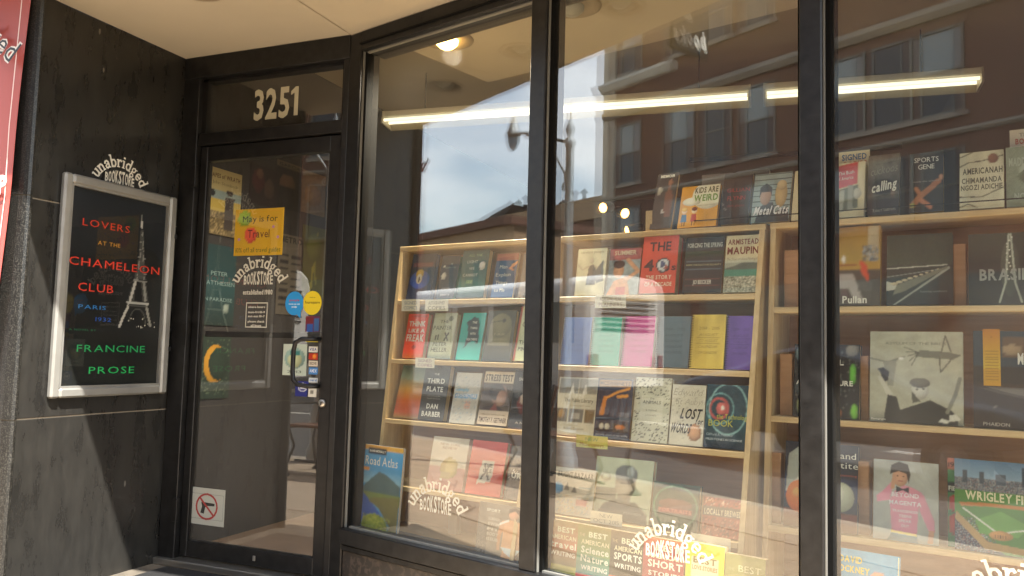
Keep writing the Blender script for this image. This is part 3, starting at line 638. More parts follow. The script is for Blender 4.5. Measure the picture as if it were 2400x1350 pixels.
def sheet(name, label, cat, F, quad, base, ops=(), texts=(), m='matt_print', depth=.0, q=16, group=None, th=.0006, extra=None):
    """paper or card rectangle from its photographed corners (tl, br)"""
    (xa, za), (xb, zb) = on(F, *quad[0], depth), on(F, *quad[1], depth); x0, x1 = min(xa, xb), max(xa, xb); z0, z1 = min(za, zb), max(za, zb)
    M = F@Matrix.Translation((x0, depth, z0)); w, h = x1-x0, z1-z0; P = Print(); P.grid(w, h, base, ops, q)
    P.y = -.0006
    for t in texts:
        P.text(t[0], t[1]*w, t[2]*h, t[3]*h, t[4], width=t[5]*w if len(t) > 5 and t[5] else None, style=t[6] if len(t) > 6 else 'r', rot=t[7] if len(t) > 7 else 0)
    if extra: extra(P, w, h)
    b = MB().box(0, w, 0, th, 0, h); o = P.build(name, m, None, M, extra=(b, base), gain=1.3 if cat == 'card' else 1.); return tag(o, label, cat, group)
Dz = .0185
def may(P, w, h):
    P.text('May is for', .52*w, .72*h, .13*h, '#20301c', width=.72*w); P.text('Travel', .5*w, .38*h, .17*h, '#54141a', width=.45*w); P.text('10% off all travel guides', .5*w, .07*h, .1*h, '#2e5a16', width=.92*w)
    for u_, v_ in ((.1, .35), (.9, .38), (.8, .6)): P.ell(u_*w, v_*h, .03*w, .035*h, '#c98fb4', 6)
sheet('paper_sign', 'yellow handwritten paper sign about travel taped inside the door glass', 'sign', FD, ((553, 492), (661, 597)), '#e2b21c', [('e', .2, .8, .14, .16, '#9dbd3a'), ('e', .34, .44, .13, .17, '#ee5a3c')], extra=may, depth=.0225, q=30)
def nog(P, w, h):
    for k in range(20):
        a_, b_ = 2*pi*k/20, 2*pi*(k+1)/20; P.line([(.5*w+.29*w*cos(a_), .5*h+.34*h*sin(a_)), (.5*w+.29*w*cos(b_), .5*h+.34*h*sin(b_))], .045*w, '#b5332e')
    P.poly([(.34*w, .62*h), (.72*w, .6*h), (.72*w, .53*h), (.5*w, .52*h), (.46*w, .47*h), (.43*w, .3*h), (.33*w, .32*h), (.37*w, .5*h)], '#1a1a1a')
    P.line([(.3*w, .73*h), (.7*w, .27*h)], .045*w, '#b5332e')
    for a_, b_ in (((.06, .16), (.96, .16)), ((.96, .16), (.96, .84)), ((.96, .84), (.06, .84)), ((.06, .84), (.06, .16))): P.line([(a_[0]*w, a_[1]*h), (b_[0]*w, b_[1]*h)], .006*w, '#77746c')
sheet('no_guns_sign', 'white sign with a red circle crossing out a handgun low on the door', 'sign', FD, ((446, 1140), (524, 1236)), '#cfccc0', extra=nog, depth=.0225)
def bub(name, label, px, py, r, c, texts, tail=False):
    x, z = on(FD, px, py, Dz); P = Print(); P.y = -.0005
    P.ell(0, 0, r, r*1.08, c, 28)
    if tail: P.poly([(.2*r, -.9*r), (.75*r, -.75*r), (.72*r, -1.35*r)], c)
    for t, v, hh, cc, ww in texts: P.text(t, 0, v*r, hh*r, cc, width=ww*r, style='b')
    tag(P.build(name, 'vinyl_print', None, FD@Matrix.Translation((x, Dz, z))), label, 'sticker')
bub('round_sticker', 'blue speech-bubble sticker on the door beside the yellow round one', 690, 711, .056, '#2f8fce', [('people', .2, .2, '#a84a5a', 1.1), ('love us on', -.12, .14, '#e4eef2', 1.2), ('yelp', -.38, .14, '#e4eef2', .6)], True)
bub('round_sticker', 'yellow round sticker on the door beside the blue speech bubble', 732, 710, .056, '#d9c12a', [('foursquare', -.05, .22, '#3a3512', 1.6), ('find us', .45, .1, '#6a6020', .6)])
sheet('window_sticker', 'white certificate sticker with green round seal behind the pull handle', 'sticker', FD, ((665, 806), (717, 881)), '#b9c4b4', [('e', .5, .55, .42, .34, '#8aa79c'), ('e', .5, .5, .3, .25, '#b4b98f'), ('r', .3, .62, .7, .78, '#3f7f7a')], [('2013', .5, .08, .08, '#4c5c52', .6)], depth=Dz, q=22)
for nm, y0_, y1_, c_, t_, tc_, lb in (('VISA', 812, 826, '#d5d4cb', 'VISA', '#24317a', 'tiny white card sticker with blue capitals on the door stile edge'), ('MC', 828, 843, '#b5382a', '', '#fff', 'tiny red card sticker with orange disc on the door glass'),
        ('DISC', 845, 859, '#d3c7b2', 'DISCOVER', '#40362c', 'tiny cream card sticker below the red one on the door'), ('AMEX', 861, 878, '#4b86c4', 'AMEX', '#e0e8ee', 'tiny blue card sticker below the cream one on the door'), ('OPEN', 885, 897, '#cfd4d2', 'card', '#3c72b0', 'tiny pale card sticker with blue centre above the lower handle end')):
    sheet('card_sticker', lb, 'sticker', FD, ((724, y0_), (744, y1_)), c_, [('e', .65, .5, .25, .4, '#d98a3a')] if nm == 'MC' else [], [(t_, .5, .3, .45, tc_, .8, 'b')] if t_ else [], depth=Dz, q=10)
sheet('window_sticker', 'blue square sticker with white mailbox ring on the door glass', 'sticker', FD, ((693, 893), (722, 930)), '#2a2f74', [('o', .55, .6, .3, .25, '#b9bccb', .15), ('r', .4, .5, .75, .68, '#c9cbd2')], depth=Dz, q=20)
sheet('window_sticker', 'small white square sticker with grey panel under the handle end', 'sticker', FD, ((721, 907), (741, 931)), '#cdccc2', [('r', .35, .3, .7, .65, '#77776f')], depth=Dz, q=14)
sheet('window_sticker', 'red and blue printed sticker above the pull handle', 'sticker', FD, ((717, 741), (748, 778)), '#5a2c46', [('r', .0, .5, .5, 1, '#6d2a30'), ('r', .1, .0, .55, .5, '#34589a'), ('r', .6, .05, .95, .9, '#3d5f8c')], depth=Dz, q=14)
sheet('window_sticker', 'small yellow green sticker just under the handle top', 'sticker', FD, ((717, 790), (745, 802)), '#b7ad2c', depth=Dz, q=8)
tag(MB().box(.002, 1.06, -1.02, -.065, -.004, .003).build('entry_shade_sheet', 'entry_shade_tone', M=FD), kind='structure')  # dark sheet added over the paving, shade put into its colour
MB().cbox(.13, 1.0, -.75, -.09, .0035, .014, .004).build('door_mat', 'rubber_mat', None, FD)
tag(bpy.data.objects['door_mat'], 'black rubber mat on the pavement at the shop door', 'door mat')

# posters pinned on the shop's inner left wall, seen through the door
FI = frame((-3.352, 0, 0), (0, 1, 0), (-1, 0, 0))
sheet('wall_poster', 'cream poster with a standing figure in a field seen through the door', 'poster', FI, ((482, 385), (560, 560)), '#a89a6c', [('r', 0, 0, 1, .35, '#6b5c3e'), ('r', 0, .35, 1, .55, '#b39b4a'), ('r', 0, .55, 1, .68, '#7f8f8c'), ('s', 0, 0, 1, .35, .4, ['#8a7650', '#4a3f2a', '#9d8a60']), ('p', [(.55, .1), (.8, .1), (.82, .6), (.56, .6)], '#3c3430'), ('e', .68, .66, .1, .04, '#30292a'), ('e', .17, .62, .12, .06, '#23282c')],
      [('GRAPES of WRATH', .5, .86, .06, '#5c3f26', .9, 'b'), ('John Steinbeck', .55, .76, .05, '#3f3428', .7, 't')], q=34)
sheet('wall_poster', 'dark teal poster with pale author lettering seen through the door', 'poster', FI, ((478, 568), (546, 765)), '#1d3a3d', [('g', 0, '#23302c', .6, '#23474a'), ('e', .75, .22, .08, .05, '#8a958a')], [('PETER', .5, .62, .05, '#7f948f', .5), ('MATTHIESSEN', .5, .5, .05, '#7f948f', .95), ('IN PARADISE', .5, .3, .045, '#7f948f', .85)], q=20)
sheet('wall_poster', 'green poster with a yellow crescent moon seen through the door', 'poster', FI, ((470, 785), (535, 932)), '#27352c', [('s', .05, .05, .95, .95, .1, ['#4f5c4a', '#5c6652']), ('e', .5, .55, .36, .3, '#b5832a'), ('e', .62, .55, .32, .26, '#27352c')], q=34)
sheet('wall_poster', 'dark poster with two figures in red light seen through the door', 'poster', FI, ((588, 380), (648, 490)), '#241c1c', [('e', .3, .6, .22, .3, '#4a2426'), ('e', .35, .78, .12, .12, '#6a4a40'), ('e', .7, .45, .18, .25, '#4a3a34')], q=20)
sheet('wall_poster', 'black poster with a bald head in profile seen through the door', 'poster', FI, ((650, 372), (705, 500)), '#1e1c1a', [('r', 0, .86, 1, 1, '#5c5040'), ('e', .42, .55, .3, .2, '#5a4438'), ('r', .1, 0, .7, .45, '#161616')], [('GARCIA', .5, .9, .06, '#2a2420', .8, 'b')], q=20)
sheet('wall_poster', 'tan poster with ochre drawing beside the bald-head poster', 'poster', FI, ((707, 395), (760, 510)), '#7a654a', [('e', .5, .45, .35, .25, '#8f6a34'), ('n', .2)], q=20)
sheet('wall_poster', 'grey schedule poster with rows of dark bars seen through the door', 'poster', FI, ((654, 545), (704, 740)), '#5a5348', [('r', .1, .1+.09*k, .4, .13+.09*k, '#26221e') for k in range(8)]+[('r', .55, .08+.09*k, .9, .11+.09*k, '#2a2622') for k in range(8)], [('METRO', .5, .9, .07, '#26221e', .9, 'b')], q=30)
sheet('wall_poster', 'olive green poster with yellow stems seen through the door', 'poster', FI, ((710, 525), (760, 700)), '#4a4a22', [('l', [(.4, .1), (.5, .5), (.6, .9)], '#7a742c', .02), ('l', [(.6, .2), (.5, .6), (.3, .8)], '#6a6a2c', .02), ('e', .5, .7, .3, .2, '#555a26')], q=26)

# ================================================================== SHOP WINDOWS
sw_ = empty('shop_window', FG, 'long dark bronze shop window with three tall glass panes', 'window')
ZB, ZT = .302, 2.612
TM = [(-3.2, -3.068), (-2.013, -1.934), (-.909, -.836), (.55, .66)]
for i, (a, b) in enumerate(TM):
    MB().cbox(a, b, -.045, .05, .0 if i in (0, 3) else ZB, CEIL-.002 if i in (0, 3) else ZT, .004).build('mullion', 'bronze', sw_)
    if i < 3:
        MB().box(b-.001, b+.003, -.03, -.004, ZB, ZT).build('glazing_bead', 'glazing_bead', sw_); MB().box(b+.004, b+.02, -.018, .06, ZB, ZT).build('gasket', 'gasket', sw_)
    if i: MB().box(a-.012, a+.001, -.02, .06, ZB, ZT).build('gasket', 'gasket', sw_)
MB().cbox(-3.066, .66, -.05, .11, ZT, CEIL-.003, .004).build('head', 'bronze', sw_); MB().cbox(-3.066, .66, -.062, .11, .232, ZB, .004).build('sill', 'bronze', sw_)
MB().box(-3.066, .55, -.06, -.04, ZT+.03, ZT+.036).build('head_groove', 'gasket', sw_)
panes = []
for (a, b), (c, d) in zip(TM[:-1], TM[1:]):
    MB().box(b+.02, c-.012, -.02, -.004, ZB, ZB+.008).build('glazing_bead', 'glazing_bead', sw_); MB().box(b+.02, c-.012, -.02, -.004, ZT-.007, ZT).build('glazing_bead', 'glazing_bead', sw_)
    p_ = MB().add([(b+.01, 0, ZB), (c-.005, 0, ZB), (c-.005, 0, ZT), (b+.01, 0, ZT)], [(0, 1, 2, 3)]).build('pane', 'window_glass', sw_); panes.append(p_)
    mid = (b+c)/2; hw = (c-b)/2-.012; dy = tan(radians(.33))*hw
    MB().add([(mid-hw, .022-dy, ZB), (mid+hw, .022+dy, ZB), (mid+hw, .024+dy, ZT), (mid-hw, .024-dy, ZT)], [(0, 1, 2, 3)]).build('inner_pane', 'inner_glass', p_)
for i, (pa, pb, pc, k) in enumerate((((960, 1190), (1085, 1200), (1020, 1200), 0), ((1480, 1310), (1655, 1300), (1558, 1308), 1))):
    P = Print(); P.y = .001; a = on(FG, *pa)[0]; b = on(FG, *pb)[0]
    logo(P, (a+b)/2, on(FG, *pc)[1], b-a, '#d9d3bf'); P.build('vinyl_lettering', 'vinyl_print', panes[k])
P = Print(); P.y = .001; logo(P, on(FG, 2375, 1350)[0]+.0, .47, .31, '#d9d3bf'); P.build('vinyl_lettering', 'vinyl_print', panes[2])
bk = empty('window_bulkhead', FG, 'low dark stone base under the shop window', 'bulkhead')
MB().cbox(-3.068, .55, -.035, .1, .02, .2, .004).build('panel', 'base_stone', bk); MB().cbox(-3.068, .55, -.05, .1, .2, .231, .006).build('ledge', 'bronze', bk); MB().box(-3.068, .55, -.03, .1, 0, .019).build('plinth', 'bronze_dark', bk)
for x in (-1.98, -.87): MB().box(x, x+.006, -.037, -.03, .02, .2).build('seam', 'gasket', bk)

# blade sign hanging at the street edge
hs = empty('hanging_sign', Matrix.Translation((-1.3, 1.955, 0)), 'small black blade sign with white handwriting on the shop fascia', 'sign')
MB().cbox(-.02, .01, 0, .265, 2.66, 2.97, .004).build('board', 'sign_black', hs); MB().tube([(-.005, .13, 2.985), (-.005, .4, 2.985)], .009, 8).build('bracket', 'iron', hs)
for y_ in (.04, .22): MB().tube([(-.005, y_, 2.965), (-.005, y_+.0, 2.99)], .004, 6).build('hook', 'iron', hs)
MB().tube([(-.005, .03, 2.99), (-.005, .4, 2.99)], .006, 6).build('rod', 'iron', hs)
for t_, y_, z_, h_, w_ in (('a', .15, 2.83, .075, .06), ('books', .13, 2.70, .08, .23)):
    Pq = Print(); Pq.text(t_, 0, 0, h_, '#f2efe6', width=w_, style='h', shear=.2)
    o_ = Pq.build('sign_word', 'vinyl_print', hs); o_.matrix_local = Matrix(((0, -1, 0, .0115), (1, 0, 0, y_), (0, 0, 1, z_), (0, 0, 0, 1)))
# ================================================================== BOOKCASES
ZTOP = 1.67
CASES = {  # name: (t0, t1, lean, shelves)
 'L': (-2.766, -1.886, .105, [1.395, 1.10, .808, .50]),
 'M': (-1.866, -.913, .215, [1.395, 1.10, .808, .50]),
 'R': (-.891, .75, .09, [1.344, .938, .545]),
}
LBL = {'L': 'light maple display bookcase nearest the door full of face-out books', 'M': 'light maple display bookcase with a row of coloured spiral planners', 'R': 'light maple display bookcase holding tall art books and wooden blocks'}
def front(case, z): return -(ZTOP-z)*CASES[case][2]
for k, (t0, t1, ln, sh) in CASES.items():
    b = empty('bookcase', FS, LBL[k], 'bookcase', 'maple bookcases behind the shop window')
    zb = .285; D = .24
    def side(x): 
        poly = [(front(k, zb), zb), (front(k, zb)+D, zb), (D, ZTOP-.022), (0-.022*ln, ZTOP-.022)]
        MB().prism(poly, 'x', x, x+.02).build('side_panel', 'maple_side', b)
    side(t0); side(t1-.02)
    MB().cbox(t0-.002, t1+.002, -.003, D+.01, ZTOP-.022, ZTOP, .002).build('top_board', 'maple', b)
    for z in sh:
        MB().cbox(t0+.02, t1-.02, front(k, z)-.002, front(k, z)+D-.015, z-.022, z, .002).build('shelf', 'maple', b)
    poly = [(front(k, zb)+D-.012, zb), (front(k, zb)+D-.002, zb), (D-.002, ZTOP-.023), (D-.012, ZTOP-.023)]
    MB().prism(poly, 'x', t0+.02, t1-.02).build('back_panel', 'brown_board', b)
    if k != 'L': MB().box(t0 if k == 'R' else -1.2, t1, -.004, .0, ZTOP+.028, ZTOP+.032).build('retaining_rail', 'clear_black', b)
    if k == 'R': MB().prism([(front(k, zb)+.01, zb), (front(k, zb)+D, zb), (D, ZTOP-.023), (.01, ZTOP-.023)], 'x', -.08, -.06).build('divider', 'maple_side', b) if False else None

# ================================================================== BOOKS
def book(label, F, depth0, zs, bl, br, tl, base, ops=(), texts=(), th=.028, lean=10, pages='page_cream', hard=True, q=30, name='book', cat='book', group=None, spine=None, hgt=None, coil=False, m='gloss_print', yaw=0, wid=None, shift=0., extra=None, rings=0):
    a = radians(lean); xl = on(F, *bl, depth0)[0]; xr_ = on(F, *br, depth0)[0] if br else xl+wid; w_ = xr_-xl
    if hgt is None:
        o, d = lray(F, *tl); kk = (depth0+(o[2]-zs)*tan(a)-o[1])/(d[1]-d[2]*tan(a)); h = (o[2]+kk*d[2]-zs)/cos(a)
    else: h = hgt
    M = F@Matrix.Translation((xl, depth0, zs+th*sin(a)+.0006))@Matrix.Rotation(-a, 4, 'X')@Matrix.Rotation(radians(yaw), 4, 'Z')
    r = empty(name, M, label, cat, group)
    P = Print(); rec = Rec(w_, h) if extra else None
    if extra: extra(rec, w_, h)
    art = list(ops)+(rec.ops if rec else []); ph_ = len(art) > 4
    P.grid(w_, h, base, art+([('b', 1), ('x', .2)] if ph_ else [('x', .1 if len(ops) > 1 else .05)]), (124 if rec else 60) if ph_ else q); P.y = -.0007
    if rec:
        for a_, k_ in rec.tx: P.text(*a_, **k_)
    for t in texts:
        P.text(t[0], t[1]*w_, t[2]*h, t[3]*h, t[4], width=t[5]*w_ if len(t) > 5 and t[5] else None, style=t[6] if len(t) > 6 else 'r', shear=t[7] if len(t) > 7 else 0, rot=t[8] if len(t) > 8 else 0)
    bd = .0022 if hard else .0006; ins = .003 if hard else .0004
    B = MB().box(0, w_, 0, bd, 0, h); B.box(0, w_, th-bd, th, 0, h); B.box(0, bd, bd, th-bd, 0, h)
    P.build('cover', m, r, extra=(B, spine or base), gain=1.35)
    MB().box(bd+.0002, w_-ins, bd+.0002, th-bd-.0002, ins, h-ins).build('page_block', pages, r)
    if coil or rings:
        c = MB(); n = rings or 22
        for i in range(n):
            z = h*(.03+.94*i/(n-1)); c.tube([(.006+.008*cos(t)-.004, th/2+(th/2+.003)*sin(t), z) for t in [2*pi*j/8 for j in range(8)]], .0016, 4, closed=True)
        c.build('wire_coil', 'coil_black', r)
    return r
RB = random.Random(21)
SH = {k: v[3] for k, v in CASES.items()}
def on_shelf(case, idx, label, bl, br, tl, base, ops=(), texts=(), **kw):
    zs = ZTOP if idx < 0 else SH[case][idx]
    d0 = (.012 if idx < 0 else front(case, zs)+.012)+kw.pop('back', 0)
    kw['lean'] = kw.get('lean', 10)+RB.uniform(-1.6, 2.2); kw['yaw'] = RB.uniform(-1.2, 1.2)
    return book(label, FS, d0, zs, bl, br, tl, base, ops, texts, **kw)

W = '#d8d4c4'; K = '#1b1a18'
# --- left case, first shelf
on_shelf('L', 0, 'navy book with a yellow sunburst figure beside the bookcase side', (951, 699), (1007, 699), (973, 599), '#1b2238', [('e', .45, .42, .4, .2, '#2b4a94'), ('e', .42, .55, .16, .1, '#b59a2c'), ('e', .42, .44, .12, .11, '#d8d2b4'), ('e', .42, .42, .04, .07, '#23262c'), ('r', .1, .7, .9, .8, '#5c2a34')], [('LIVE SONGS', .5, .72, .06, '#7c5058', .7)], th=.03, pages='page_blue', lean=13)
on_shelf('L', 0, 'charcoal book with small white dots and a teal page edge', (1020, 700), (1062, 700), (1034, 604), '#23282e', [('e', .2, .75, .04, .03, W), ('e', .6, .8, .05, .03, '#7d8a90'), ('e', .25, .52, .14, .09, '#c5c4b6')], [('hidden city', .55, .7, .05, '#8a948e', .6), ('A NOVEL', .5, .2, .05, '#8f8f98', .5), ('story', .5, .06, .06, '#b0b0b0', .5)], pages='page_teal', th=.026, lean=13)
on_shelf('L', 0, 'deep teal book with white capitals and a round white seal', (1069, 699), (1131, 699), (1090, 591), '#20463f', [('g', 0, '#1c2e2c', .3, '#2c5a50'), ('g', .3, '#2c5a50', 1, '#1f4440'), ('e', .8, .66, .11, .09, W), ('n', .25)], [('ALL THE', .5, .86, .05, '#8fae7c', .5), ('LIGHT', .42, .72, .06, W, .4), ('WE', .42, .58, .06, W, .2), ('CANNOT', .4, .44, .06, W, .55), ('SEE', .4, .3, .06, '#9fb87c', .25)], th=.034, lean=13)
def arrow(P, w, h): P.line([(.98*w, .8*h), (.68*w, .66*h)], .009, '#dd8a4a'); P.line([(.68*w, .66*h), (.8*w, .75*h)], .007, '#dd8a4a'); P.line([(.68*w, .66*h), (.83*w, .62*h)], .007, '#dd8a4a')
on_shelf('L', 0, 'blue book with white serif title and an orange arrow', (1149, 698), (1200, 698), (1168, 598), '#21446c', [('r', 0, .84, 1, 1, '#9a5436')], [('Men', .38, .66, .08, W, .34), ('Explain', .42, .48, .08, W, .68), ('Things', .4, .3, .08, W, .55), ('to Me', .36, .13, .08, W, .48)], th=.016, hard=False, lean=13, extra=arrow)
on_shelf('L', 0, 'taupe book with a white round seal half behind the window post', (1213, 697), (1268, 697), (1228, 598), '#6d6253', [('e', .45, .42, .17, .12, W), ('p', [(.2, 0), (.5, .3), (.8, 0)], '#4f4a44')], [('ESSAYS', .5, .75, .07, '#3a342c', .7)], lean=13)
# second shelf
on_shelf('L', 1, 'orange red book with white block capitals under the signed cards', (942, 834), (989, 836), (960, 739), '#d2452a', [('e', .5, .24, .08, .05, '#8a2c20'), ('g', 0, '#a8602c', .14, '#d2452a')], [('THINK', .5, .72, .11, W, .82, 'b'), ('LIKE A', .52, .58, .08, W, .8, 'b'), ('FREAK', .5, .38, .15, W, .86, 'b'), ('A DIFFERENT LENS', .55, .93, .03, '#6a1f18', .8)], th=.03, lean=13)
on_shelf('L', 1, 'pale green book with black brush capitals and scattered strokes', (1001, 837), (1055, 839), (1019, 738), '#a8ad90', [('g', 0, '#5d6f70', .12, '#a8ad90'), ('l', [(.6, .4), (.75, .56)], '#26241f', .018), ('l', [(.75, .4), (.6, .56)], '#26241f', .018), ('l', [(.2, .42), (.22, .5)], '#26241f', .015), ('l', [(.32, .42), (.32, .52)], '#26241f', .012), ('e', .75, .88, .1, .06, '#5f6650')], [('THE', .5, .78, .07, '#3a3a34', .4), ('PAINTER', .45, .63, .09, '#4a5048', .8), ('PETER', .45, .28, .08, '#30342f', .6), ('HELLER', .45, .15, .09, '#30342f', .7)], th=.03, lean=13)
on_shelf('L', 1, 'turquoise book with a black bird shape on the cover', (1067, 839), (1122, 843), (1089, 737), '#2fa39a', [], [], th=.026, lean=13, extra=lambda P, w, h: (P.poly([(.26*w, .24*h), (.34*w, .5*h), (.3*w, .7*h), (.2*w, .8*h), (.34*w, .84*h), (.5*w, .92*h), (.7*w, .88*h), (.8*w, .74*h), (.82*w, .52*h), (.82*w, .34*h), (.62*w, .4*h), (.45*w, .36*h)], '#17272a'), [P.text(t, .56*w, z*h, .045*h, W, width=ww*w, style='b') for t, z, ww in (('THE', .77, .2), ('THING', .65, .3), ('WITH', .53, .25), ('FEATHERS', .41, .45))]))
on_shelf('L', 1, 'olive grey book with a pale arch and a small bird on a branch', (1129, 842), (1196, 844), (1148, 731), '#4a483a', [('r', .12, .3, .88, .7, '#807c5e'), ('e', .5, .7, .38, .24, '#807c5e'), ('g', 0, '#333a40', .2, '#4a4a40'), ('l', [(.12, .76), (.6, .8)], '#4a4636', .008), ('e', .6, .8, .06, .04, '#3a3428')], [('FAR', .5, .5, .05, '#9d9878', .4), ('AND AWAY', .5, .4, .04, '#9d9878', .6)], th=.024, lean=13)
on_shelf('L', 1, 'cream green book with red spine and black capitals beside the window post', (1201, 844), (1268, 848), (1222, 724), '#b7c09a', [('r', 0, 0, .06, 1, '#a0472e')], [('CAPITAL', .55, .62, .09, K, .8), ('THOMAS', .5, .3, .07, K, .75), ('PIKETTY', .5, .18, .07, K, .75)], th=.04, lean=13)
# third shelf
on_shelf('L', 2, 'book with a teal to red sunset gradient cover', (921, 969), (979, 975), (945, 859), '#a06038', [('g', 0, '#7a6a44', .12, '#a8523a'), ('g', .12, '#a8523a', .32, '#c0602c'), ('g', .32, '#c0602c', .55, '#c0924a'), ('g', .55, '#c0924a', .78, '#7d8a72'), ('g', .78, '#7d8a72', 1, '#4f6a68')], [('the sea', .5, .72, .06, '#7f9a86', .5)], th=.026, lean=13)
on_shelf('L', 2, 'charcoal book with cream slab capitals next to the sunset cover', (979, 975), (1038, 982), (999, 859), '#33322e', [], [('THE', .5, .82, .035, W, .2), ('THIRD', .5, .67, .085, W, .7, 'b'), ('PLATE', .5, .52, .085, W, .65, 'b'), ('field notes on the', .5, .43, .025, '#aaa79a', .5), ('future of food', .5, .38, .025, '#aaa79a', .5), ('DAN', .5, .21, .085, W, .45, 'b'), ('BARBER', .5, .07, .085, W, .75, 'b')], th=.036, lean=13)
on_shelf('L', 2, 'white book with blue banded architectural lines', (1052, 985), (1112, 991), (1075, 875), '#b9b8ae', [('r', .05, .5, .95, .58, '#5b8fb8'), ('r', .05, .62, .6, .67, '#8fb2c8'), ('r', .5, .3, .7, .45, '#c9a08c'), ('s', .05, .05, .95, .95, .16, ['#9a9a94', '#a8a8a0', '#88a0ac'])], [('ARCHITECTURE', .5, .52, .05, '#dde4e4', .8, 'b')], th=.018, hard=False, lean=13, pages='page_white')
on_shelf('L', 2, 'book with a man in profile under a cream title band', (1117, 991), (1187, 997), (1138, 875), '#55493f', [('r', 0, .78, 1, 1, '#cbbfa4'), ('r', 0, 0, 1, .26, '#c9b9a0'), ('p', [(0, .26), (.2, .34), (.5, .4), (.75, .3), (.9, .26)], '#3a2a28'), ('e', .6, .55, .26, .2, '#8a6a58'), ('e', .5, .62, .26, .16, '#3d332d'), ('e', .68, .5, .16, .15, '#a07c66'), ('p', [(.35, .26), (.5, .42), (.62, .26)], '#7a3a30')], [('STRESS TEST', .5, .82, .12, '#33291f', .92, 'b'), ('reflections on financial crises', .5, .18, .03, '#6a5646', .8), ('TIMOTHY F. GEITHNER', .5, .05, .085, '#6a5646', .92, 'b')], th=.036, lean=13)
on_shelf('L', 2, 'black book with a red lit figure half behind the window post', (1190, 997), (1268, 1003), (1214, 871), '#1d1a1a', [('e', .45, .42, .26, .2, '#5c2420'), ('e', .4, .5, .14, .1, '#a89c90'), ('r', .3, .05, .8, .12, '#3a3432')], [('SHOVEL READY', .55, .82, .05, '#b8b4aa', .8, 'b'), ('A NOVEL', .5, .07, .04, '#c0b8a8', .6)], lean=13)
# bottom shelf
on_shelf('L', 3, 'white and pink journal with a stone head on its cover', (997, 1160), (1080, 1171), (1027, 1026), '#c3bba6', [('r', 0, 0, 1, .42, '#b0837a'), ('e', .56, .42, .24, .2, '#a08a4c'), ('e', .62, .42, .18, .18, '#b7a468'), ('r', .36, .2, .62, .34, '#a8946a')], [('NEW YORK', .5, .84, .05, '#8a6a54', .55), ('REVIEW', .5, .77, .05, '#8a6a54', .4)], th=.03, lean=14, hard=False, pages='page_white')
on_shelf('L', 3, 'tall red book with a torn black and white label', (1088, 1174), (1170, 1187), (1108, 1034), '#c2402e', [('p', [(.3, .2), (.68, .26), (.72, .62), (.36, .62)], '#b9b6a6'), ('l', [(.4, .3), (.6, .56)], K, .02), ('l', [(.6, .3), (.45, .55)], K, .02)], [('THE', .55, .52, .06, K, .25, 'b'), ('ISLE', .55, .42, .06, K, .25, 'b')], th=.03, lean=14)
on_shelf('L', 3, 'grey photo book with black and white lettering beside the window post', (1182, 1188), (1262, 1200), (1196, 1048), '#6d665c', [('r', 0, .35, 1, .55, '#3a3733'), ('s', 0, .35, 1, .55, .4, ['#c9c5b8', '#8a867c']), ('n', .3)], [('URBAN', .5, .4, .09, W, .8, 'h')], th=.03, lean=14)

# --- middle case
on_shelf('M', 0, 'pale book with a dancer in black on the cover', (1346, 691), (1415, 691), (1361, 587), '#b5b190', [('p', [(.35, .22), (.42, .62), (.55, .66), (.66, .6), (.68, .22)], '#20211f'), ('e', .5, .74, .08, .06, '#a8a088'), ('l', [(.42, .62), (.2, .55), (.05, .66)], '#a39a80', .02), ('l', [(.62, .62), (.8, .55), (.95, .7)], '#a39a80', .02), ('p', [(.62, .5), (.9, .75), (.95, .3), (.7, .25)], '#3b3d38')], [('careless people', .5, .9, .06, '#77745c', .8)], th=.026, lean=10)
on_shelf('M', 0, 'painted pulp paperback with a swimmer raising an arm', (1420, 691), (1494, 691), (1434, 587), '#7d8a8c', [('r', 0, .75, 1, 1, '#8a4640'), ('p', [(0, 0), (.75, 0), (.6, .4), (.2, .3)], '#b0805c'), ('e', .33, .52, .17, .16, '#b58a6a'), ('e', .33, .66, .19, .09, '#3c2a26'), ('l', [(.55, .3), (.95, .5), (.6, .75)], '#b58a6a', .04), ('r', .3, .0, .6, .16, '#9c4038'), ('n', .3)], [('SUMMER', .5, .86, .09, '#b9a68c', .7, 'b')], th=.022, lean=10, hard=False)
on_shelf('M', 0, 'thick red book with a black round emblem in its numerals', (1497, 689), (1581, 689), (1511, 561), '#b8452e', [('e', .62, .48, .2, .13, '#20262c'), ('e', .62, .48, .16, .105, '#b9c0c0'), ('e', .6, .5, .07, .06, '#3a4c70'), ('e', .7, .44, .05, .04, '#8a4438')], [('THE', .5, .74, .15, '#3a1c1a', .6, 'b'), ('4', .22, .39, .19, '#3a1c1a', .28, 'b'), ('s', .92, .39, .11, '#3a1c1a', .13, 'b'), ('THE STORY', .52, .24, .065, '#c9b49c', .72, 'b'), ('OF A DECADE', .52, .12, .065, '#c9b49c', .76, 'b')], th=.045, lean=10)
on_shelf('M', 0, 'black book with thin grey rules and narrow pale capitals', (1598, 688), (1689, 688), (1614, 563), '#232421', [('r', .05, .56, .95, .57, '#5c7078'), ('r', .05, .42, .95, .43, '#5c7078'), ('r', .05, .24, .95, .25, '#6a3a30'), ('r', .05, .12, .95, .13, '#6a3a30'), ('g', .6, '#232421', .75, '#33402c')], [('FORCING THE SPRING', .5, .82, .075, '#a8aaa0', .9, 'b'), ('INSIDE THE FIGHT FOR EQUALITY', .5, .485, .03, '#a8a878', .9), ('JO BECKER', .5, .155, .07, '#b8b6a8', .48, 'b')], th=.036, lean=10)
